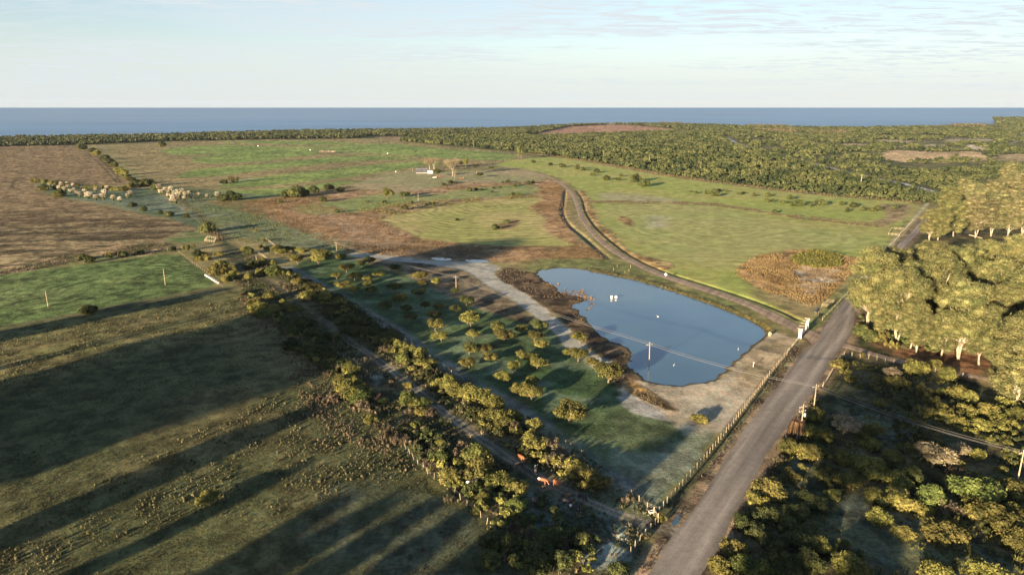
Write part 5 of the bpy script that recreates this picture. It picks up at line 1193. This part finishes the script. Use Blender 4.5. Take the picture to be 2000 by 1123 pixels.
p = G(1300,543); o = link('round_sign', None, None, p, None, 'round white sign board on a short post at the drive edge', 'sign'); o.rotation_euler.z = -.5
MB().tube([(0,0,-.2),(0,0,1.4)], .07, 6).obj('post', M['rusty'], o)
MB().tube([(0,-.08,1.75),(0,.02,1.75)], .62, 18).obj('board', M['white'], o)
p = G(1503,655); o = link('log_stack', None, None, p, None, 'orange-lit tree stump by the pond corner near the gateway', 'stump')
MB().tube([(0,0,-.1),(0,.1,.8),(.1,.1,1.3)], [.55,.4,.35], 9).obj('stump', M['wood'], o); MB().tube([(.4,.1,-.1),(.7,.2,.9)], [.3,.2], 8).obj('branch', M['wood'], o)
o.name = 'tree_stump'
p = G(1471,717); o = link('tap_post', None, None, p, None, 'single short post on the olive bank between pond and fence', 'post'); MB().tube([(0,0,-.1),(0,0,1.5)], .11, 7).obj('post', M['concrete'], o); MB().box((0,0,1.55), (.32,.32,.25)).obj('cap', M['porcelain'], o)
# floats and birds
p = G(1194.7,583,-.3); o = link('float', None, None, p, None, 'left of the two white floats on the pond, straight-sided', 'float', 'white floats on the pond')
MB().tube([(0,0,-.2),(0,0,.2),(0,0,1.0),(0,0,1.25)], [.5,.42,.5,.55], 14).obj('drum', M['white'], o); MB().box((0,0,.5), (.9,.9,.06)).obj('collar', M['rusty'], o)
p = G(1203.3,583,-.3); o = link('float', None, None, p, None, 'right of the two white floats on the pond, rounded', 'float', 'white floats on the pond')
MB().ell((0,0,.62), (.62,.55,.7), 3).obj('drum', M['white'], o, True); MB().box((0,0,.05), (.9,.9,.3)).obj('base', M['rusty'], o)
def bird_mesh():
    mb = MB(); mb.ell((0,0,.16), (.42,.19,.17), 2); mb.ell((-.45,0,.22), (.14,.08,.05), 1)
    mb.tube([(.3,0,.2),(.42,0,.42),(.45,0,.62),(.5,0,.72)], [.09,.05,.045,.06], 8); mb.ell((.53,0,.73), (.09,.06,.06), 1); return mb.mesh('white_bird', M['white'], True)
bmh = bird_mesh()
for u, v, lab in ((1285,619,'white waterbird on open water below the drive bend'),(1316,714,'white waterbird near the pole standing in the pond'),(1442,683,'white waterbird near the right shore of the pond')):
    p = G(u, v, -.3); o = link('waterbird', bmh, None, p, None, lab, 'bird', 'white birds on the pond'); o.rotation_euler.z = random.uniform(0, 6); o.scale = (.85,)*3
# white boxes row in field corner
bx = [(402,539),(405,541),(408.5,543),(412,545),(415,547),(418,549),(421.5,551.5),(426,554)]
for i, (u, v) in enumerate(bx):
    o = link('beehive', None, None, G(u, v), None, ['end of the white box row farthest from the track','second white box from the far end of the row','third white box from the far end of the row','white box just beyond the middle of the row','white box just before the middle of the row','third white box from the near end of the row','second white box from the near end of the row','end of the white box row nearest the track'][i], 'beehive', 'row of white boxes in the field corner')
    o.rotation_euler.z = .7; MB().box((0,0,.45), (.8,.7,.9)).obj('body', M['white'], o); MB().box((0,0,.95), (.9,.8,.12)).obj('lid', M['roofgrey'], o)
# trough
p = G(1274,1004); o = link('water_trough', None, None, p, None, 'pale grey trough by the gate posts at the track end', 'trough'); o.rotation_euler.z = .25
MB().box((0,0,.45), (1.5,.7,.12)).box((0,-.32,.65), (1.5,.08,.4)).box((0,.32,.65), (1.5,.08,.4)).box((-.72,0,.65), (.08,.6,.4)).box((.72,0,.65), (.08,.6,.4)).obj('basin', M['concrete'], o)
for x in (-.55,.55): MB().box((x,0,.18), (.18,.6,.44)).obj('foot', M['concrete'], o)
p0, p1 = G(1277,1005), G(1285,1018)
o = link('track_gate', None, None, p0, None, 'low wooden gate frame at the road end of the track', 'gate'); dd_ = p1-p0; o.rotation_euler.z = math.atan2(dd_.y, dd_.x); l_ = dd_.length
for x in (0, l_): MB().tube([(x,0,-.2),(x,0,1.9)], .13, 7).obj('post', M['wood'], o)
MB().box((l_/2,0,.5), (l_-.3,.06,.12)).box((l_/2,0,.9), (l_-.3,.06,.12)).box((l_/2,0,1.3), (l_-.3,.06,.12)).obj('rails', M['wood'], o)
# ------------------------------------------------------------------ cattle
def cow_mesh(graze):
    pts = {'hip': (-.75,0,1.18), 'rump': (-.98,0,1.15), 'belly': (-.1,0,1.08), 'chest': (.5,0,1.10), 'neck': (.85,0,1.15 if graze else 1.4), 'poll': (1.15,0,.62 if graze else 1.62), 'muz': (1.32,0,.22 if graze else 1.42)}
    vs = list(pts.values()); names = list(pts); E = [(1,0),(0,2),(2,3),(3,4),(4,5),(5,6)]; R = [.30,.20,.36,.30,.19,.14,.085]
    for sx, (bx_, kz) in ((-1, (0, -.75)), (1, (0, -.75)), (-1, (3, .5)), (1, (3, .5))):
        hind = bx_ == 0; i = len(vs); x = kz
        vs += [(x, sx*.22, .95), (x+(.10 if hind else .02), sx*.24, .60), (x-(.10 if hind else -.02), sx*.23, .40), (x, sx*.23, .04)]
        R += [.17 if hind else .14, .10, .065, .06]; E += [(bx_, i), (i, i+1), (i+1, i+2), (i+2, i+3)]
    i = len(vs); vs += [(-1.12,0,1.0), (-1.14,0,.55)]; R += [.04,.03]; E += [(1, i), (i, i+1)]
    hx, hz = pts['poll'][0], pts['poll'][2]
    for sx in (-1, 1):
        i = len(vs); vs += [(hx-.05, sx*.24, hz+.04)]; R += [.045]; E += [(5, i)]
    me = bpy.data.meshes.new('cow'); me.from_pydata([Vector(v) for v in vs], E, []); ob = bpy.data.objects.new('cow_tmp', me); C.objects.link(ob)
    ob.modifiers.new('skin', 'SKIN'); sk = me.skin_vertices[0].data
    for k, r in enumerate(R): sk[k].radius = (r, r*(1.05 if k < 4 else 1)); sk[k].use_root = (k == 0)
    sb = ob.modifiers.new('sub', 'SUBSURF'); sb.levels = 2; sb.render_levels = 2
    bpy.context.view_layer.update(); dg = bpy.context.evaluated_depsgraph_get()
    out = bpy.data.meshes.new_from_object(ob.evaluated_get(dg)); out.name = 'cow'
    bpy.data.objects.remove(ob); out.polygons.foreach_set('use_smooth', [True]*len(out.polygons)); return out
def coat(name, c0, c1, lo, hi):
    m, nt, b = new_mat(name); c, _ = ramp_noise(nt, 1.1, c0, c1, lo, hi, 2); nt.links.new(c, b.inputs['Base Color']); b.inputs['Roughness'].default_value = .7; return m
COATS = {'red': coat('red_coat', (.26,.075,.022), (.36,.11,.035), .3, .7), 'black': coat('black_coat', (.012,.010,.010), (.035,.026,.022), .3, .7),
         'redwhite': coat('red_white_coat', (.27,.08,.028), (.72,.66,.58), .58, .60), 'blackwhite': coat('black_white_coat', (.015,.012,.012), (.72,.68,.62), .56, .58)}
CG = cow_mesh(True), cow_mesh(False)
cows = [(738,784,'red',1,1.2,'red cow standing between brown shrubs beyond the pasture edge'),(1018,900,'red',0,-.9,'red cow grazing beside the pale ruts'),(1016,913,'black',0,.3,'black cow half hidden in the bush below the grazing red cow'),
 (1047,923,'blackwhite',0,-1.6,'black cow with white marks standing just right of the ruts'),(1060,945,'redwhite',0,-.4,'red and white cow grazing beside a small shrub'),(1088,951,'red',1,-.9,'bright red cow nearest the track end, back to camera'),
 (1107,974,'black',0,.2,'uppermost of the dark cattle near the track end'),(1109,987,'black',1,-.5,'middle one of the dark cattle near the track end'),(1122,999,'blackwhite',0,-.6,'lowest of the dark cattle, with a white mark'),
 (1137,977,'black',0,-.8,'rightmost of the dark cattle near the track end'),(921,950,'blackwhite',1,.1,'black and white cow under the large near bush'),(1044,988,'black',1,-1.3,'lone black cow in the shade by a small brown shrub')]
for u, v, c_, st, rz, lab in cows:
    me = CG[st].copy(); me.materials.clear(); me.materials.append(COATS[c_])
    o = link('cow', me, None, G(u, v), None, lab, 'cow', 'cattle along the track'); o.rotation_euler.z = rz; o.scale = (1.1,)*3
# dead palm
p = G(1556,858); o = link('dead_palm', None, None, p, None, 'dead brown palm drooping over the road edge', 'palm')
MB().tube([(0,0,-.2),(.1,0,2.5),(0,.1,4.8)], [.32,.26,.24], 9).obj('trunk', M['bark'], o)
fr = MB(); rs2 = np.random.default_rng(4)
for i in range(64):
    a = rs2.uniform(0, 2*PI); L1 = rs2.uniform(1.2, 2.4); dr = rs2.uniform(1.2, 3.4); w = .16; b_ = a+PI/2
    c0_ = np.array([0,.1,4.8]); m1 = c0_+np.array([math.cos(a)*L1*.7, math.sin(a)*L1*.7, .25]); e = c0_+np.array([math.cos(a)*L1, math.sin(a)*L1, -dr]); s_ = np.array([math.cos(b_)*w, math.sin(b_)*w, 0])
    fr.add([c0_-s_*.3, c0_+s_*.3, m1+s_, m1-s_, e+s_*.7, e-s_*.7], [[0,1,2,3],[3,2,4,5]])
fr.obj('fronds', M['reed'], o)
# tall palm in the forest
p = G(1681,361); o = link('tall_palm', None, None, p, None, 'lone palm with bare pale trunk standing above the scrub forest', 'palm')
MB().tube([(0,0,-.2),(.1,0,6),(0,0,11)], [.4,.3,.26], 8).obj('trunk', M['gumbark'], o)
fr = MB()
for i in range(60):
    a = rs2.uniform(0, 2*PI); L1 = rs2.uniform(2.6, 4.2); dr = rs2.uniform(-.9, 1.6); w = .30; b_ = a+PI/2
    c0_ = np.array([0,0,11.]); m1 = c0_+np.array([math.cos(a)*L1*.6, math.sin(a)*L1*.6, .9-dr*.3]); e = c0_+np.array([math.cos(a)*L1, math.sin(a)*L1, -dr]); s_ = np.array([math.cos(b_)*w, math.sin(b_)*w, 0])
    fr.add([c0_-s_*.3, c0_+s_*.3, m1+s_, m1-s_, e], [[0,1,2,3]], [[3,2,4]])
fr.obj('fronds', M['bright'], o)
# ------------------------------------------------------------------ farmhouse
p = G(824,338.5); o = link('farmhouse', None, None, p, None, 'black-framed farmhouse with grey roof and white annex', 'house')
sc_ = depth(338)/F     # metres per pixel
w1 = 23*sc_; hh = 5.5
o.rotation_euler.z = .10
MB().box((0,2.5,hh/2), (w1,5,hh-.2)).obj('wall', simple('dark_cladding', (.05,.05,.055), (.08,.078,.08), .6, .7), o)
MB().box((0,1.4,hh+.12), (w1+1,9,.3)).obj('roof', M['roofgrey'], o)
MB().box((0,-1.4,.25), (w1,3.2,.5)).obj('terrace', M['concrete'], o)
for i in range(7):
    x = -w1/2+.3+i*(w1-.6)/6; MB().box((x,-2.7,hh/2), (.22,.22,hh)).obj('column', M['black'], o)
for i in range(5):
    x = -w1/2+1.8+i*(w1-3.6)/4; f_ = MB().box((x,-.05,2.4), (1.9,.14,2.9)).obj('window', M['roofgrey'] if i in (1, 3) else M['black'], o); MB().box((x,-.16,2.4), (1.6,.08,2.6)).obj('pane', M['glass'], f_)
ax = w1/2+3.2
an = MB().box((ax,-2.0,1.7), (6.4,4.5,3.6)).obj('annex', M['white'], o)
MB().box((ax,-2.0,3.6), (6.8,4.9,.2)).obj('annex_roof', M['roofgrey'], an)
for x in (-2.3, .9): MB().box((ax+x,-4.3,2.2), (1.1,.12,1.3)).obj('annex_window', M['glass'], an)
p = G(849,347.5); o = link('boat', None, None, p, None, 'small white boat lying on the lawn before the annex', 'boat'); o.rotation_euler.z = .3
hb = []; hq = []
for i, (x, w, zt) in enumerate([(-2.4,.7,.75),(-1.2,.95,.75),(.4,.95,.8),(1.7,.6,.95),(2.6,.08,1.1)]): hb += [(x,-w,zt),(x,-w*.5,.05),(x,w*.5,.05),(x,w,zt)]
for i in range(4):
    for j in range(3): a = i*4+j; hq.append([a, a+4, a+5, a+1])
hq.append([0,1,2,3]); MB().add(hb, hq).obj('hull', M['white'], o)
for x in (-1.2, .5): MB().box((x,0,.62), (.3,1.7,.06)).obj('bench', M['wood'], o)
p = G(856,347); o = link('garden_tractor', None, None, p, None, 'small orange tractor on the lawn beside the white boat', 'tractor'); o.rotation_euler.z = .4
MB().box((.6,0,1.1), (1.7,.9,.8)).box((-.6,0,.95), (1.1,1.1,.5)).obj('body', M['orange'], o); MB().box((-.6,0,1.5), (.5,.5,.5)).obj('seat', M['black'], o)
for x, r_ in ((-.8,.75),(1.1,.45)):
    for y in (-.65,.65): MB().tube([(x,y-.14,r_),(x,y+.14,r_)], r_, 14).obj('wheel', M['rubber'], o)
p = G(901,350.5); o = link('farm_cart', None, None, p, None, 'dark old wooden cart in the yard right of the bare trees', 'cart'); o.rotation_euler.z = .2
MB().box((0,0,1.1), (4.6,1.8,.25)).box((0,-.85,1.5), (4.6,.1,.6)).box((0,.85,1.5), (4.6,.1,.6)).obj('bed', M['rusty'], o)
MB().tube([(2.2,0,1.1),(4.0,0,.4)], .08, 6).obj('drawbar', M['rusty'], o); MB().box((2.2,0,2.2), (.15,.15,2.2)).obj('stake', M['wood'], o)
for x in (-1.4,1.4):
    for y in (-.95,.95): MB().tube([(x,y-.07,.7),(x,y+.07,.7)], .7, 14).obj('wheel', M['rusty'], o)
# van under the gums
p = G(1826,507); o = link('parked_van', None, None, p, None, 'pale blue-white van in deep shade behind the gums', 'van'); o.rotation_euler.z = 1.1
prof = [(-2.4,.5),(-2.4,2.0),(-2.2,2.2),(.9,2.2),(1.6,1.45),(2.4,1.25),(2.5,.5)]; n = len(prof)
Vv = [(x,-.95,z) for x, z in prof]+[(x,.95,z) for x, z in prof]; bm = bmesh.new(); vv = [bm.verts.new(v) for v in Vv]
bm.faces.new(vv[:n][::-1]); bm.faces.new(vv[n:])
for i in range(n): bm.faces.new([vv[i], vv[(i+1) % n], vv[n+(i+1) % n], vv[n+i]])
bmesh.ops.recalc_face_normals(bm, faces=bm.faces); bmesh.ops.bevel(bm, geom=bm.edges[:], offset=.07, segments=2, affect='EDGES')
me = bpy.data.meshes.new('body'); bm.to_mesh(me); bm.free(); me.materials.append(simple('van_paint', (.55,.66,.75), (.62,.72,.8), 1, .35)); link('body', me, o)
for y in (-.96,.96): MB().box((.1,y,1.75), (1.9,.03,.5)).obj('side_window', M['glass'], o)
MB().box((1.27,0,1.84), (.04,1.6,.75), 0, 1, -.75).obj('windscreen', M['glass'], o)
for x in (-1.5,1.5):
    for y in (-.9,.9):
        w_ = MB().tube([(x,y-.13,.36),(x,y+.13,.36)], .36, 16).obj('wheel', M['rubber'], o)
        MB().tube([(x,y-.15,.36),(x,y+.15,.36)], .19, 12).obj('rim', M['porcelain'], w_)
p = G(1893,460); p2 = G(1918,466); o = link('fallen_log', None, None, p, None, 'pale fallen log on the shaded ground before the far gums', 'log')
MB().tube([(0,0,.35),(p2.x-p.x,p2.y-p.y,.25)], [.4,.25], 8).obj('log', M['gumbark'], o)
# far white things on the fields
for u, v, lab in ((504,286,'left of two tiny white troughs by the field lane'),(606,294,'right of two tiny white troughs by the field lane'),(757,300.5,'tiny white box at the lane above the farm'),(773,336,'small white table on the lawn left of the farmhouse'),(1345,255.5,'white hut at the tip of the red field'),(1637,321,'white box beside the far road'),):
    o = link('white_box', None, None, G(u, v), None, lab, 'box', 'small white things far off'); k = depth(v)/F*1.3
    MB().box((0,0,k*.45), (k*1.3,k,k*.9)).box((0,0,k*.95), (k*1.5,k*1.2,k*.12)).obj('body', M['white'], o)
for i, u in enumerate(range(626, 657, 4)):
    b_ = 300; p = G(u, b_); o = link('plume_grass', None, None, (p.x, p.y, 0), None, 'pale plume clump in the short row on the upper green field', 'grass clump', 'short row of plume clumps on the upper field'); o.scale = (2.2,2.2,2.6); link('plumes', PLM[i % 3][0], o)
# ------------------------------------------------------------------ air
HAZE = 0.000012
if HAZE:
    hz = MB().box((0, 2100, 60), (7600, 7600, 126)).obj('haze', None, kind='stuff'); hz.data.materials.clear()
    m = bpy.data.materials.new('haze'); m.use_nodes = True; m.node_tree.nodes.clear()
    pv = N(m.node_tree, 'ShaderNodeVolumePrincipled'); pv.inputs['Density'].default_value = HAZE; pv.inputs['Color'].default_value = (.80, .88, .97, 1)
    oo = N(m.node_tree, 'ShaderNodeOutputMaterial'); m.node_tree.links.new(pv.outputs[0], oo.inputs['Volume']); hz.data.materials.append(m)
    hz.data.update()
# ------------------------------------------------------------------ render defaults
S.render.engine = 'CYCLES'; S.cycles.max_bounces = 6; S.cycles.diffuse_bounces = 3; S.cycles.glossy_bounces = 2; S.cycles.transmission_bounces = 2
print('objects', len(bpy.data.objects))
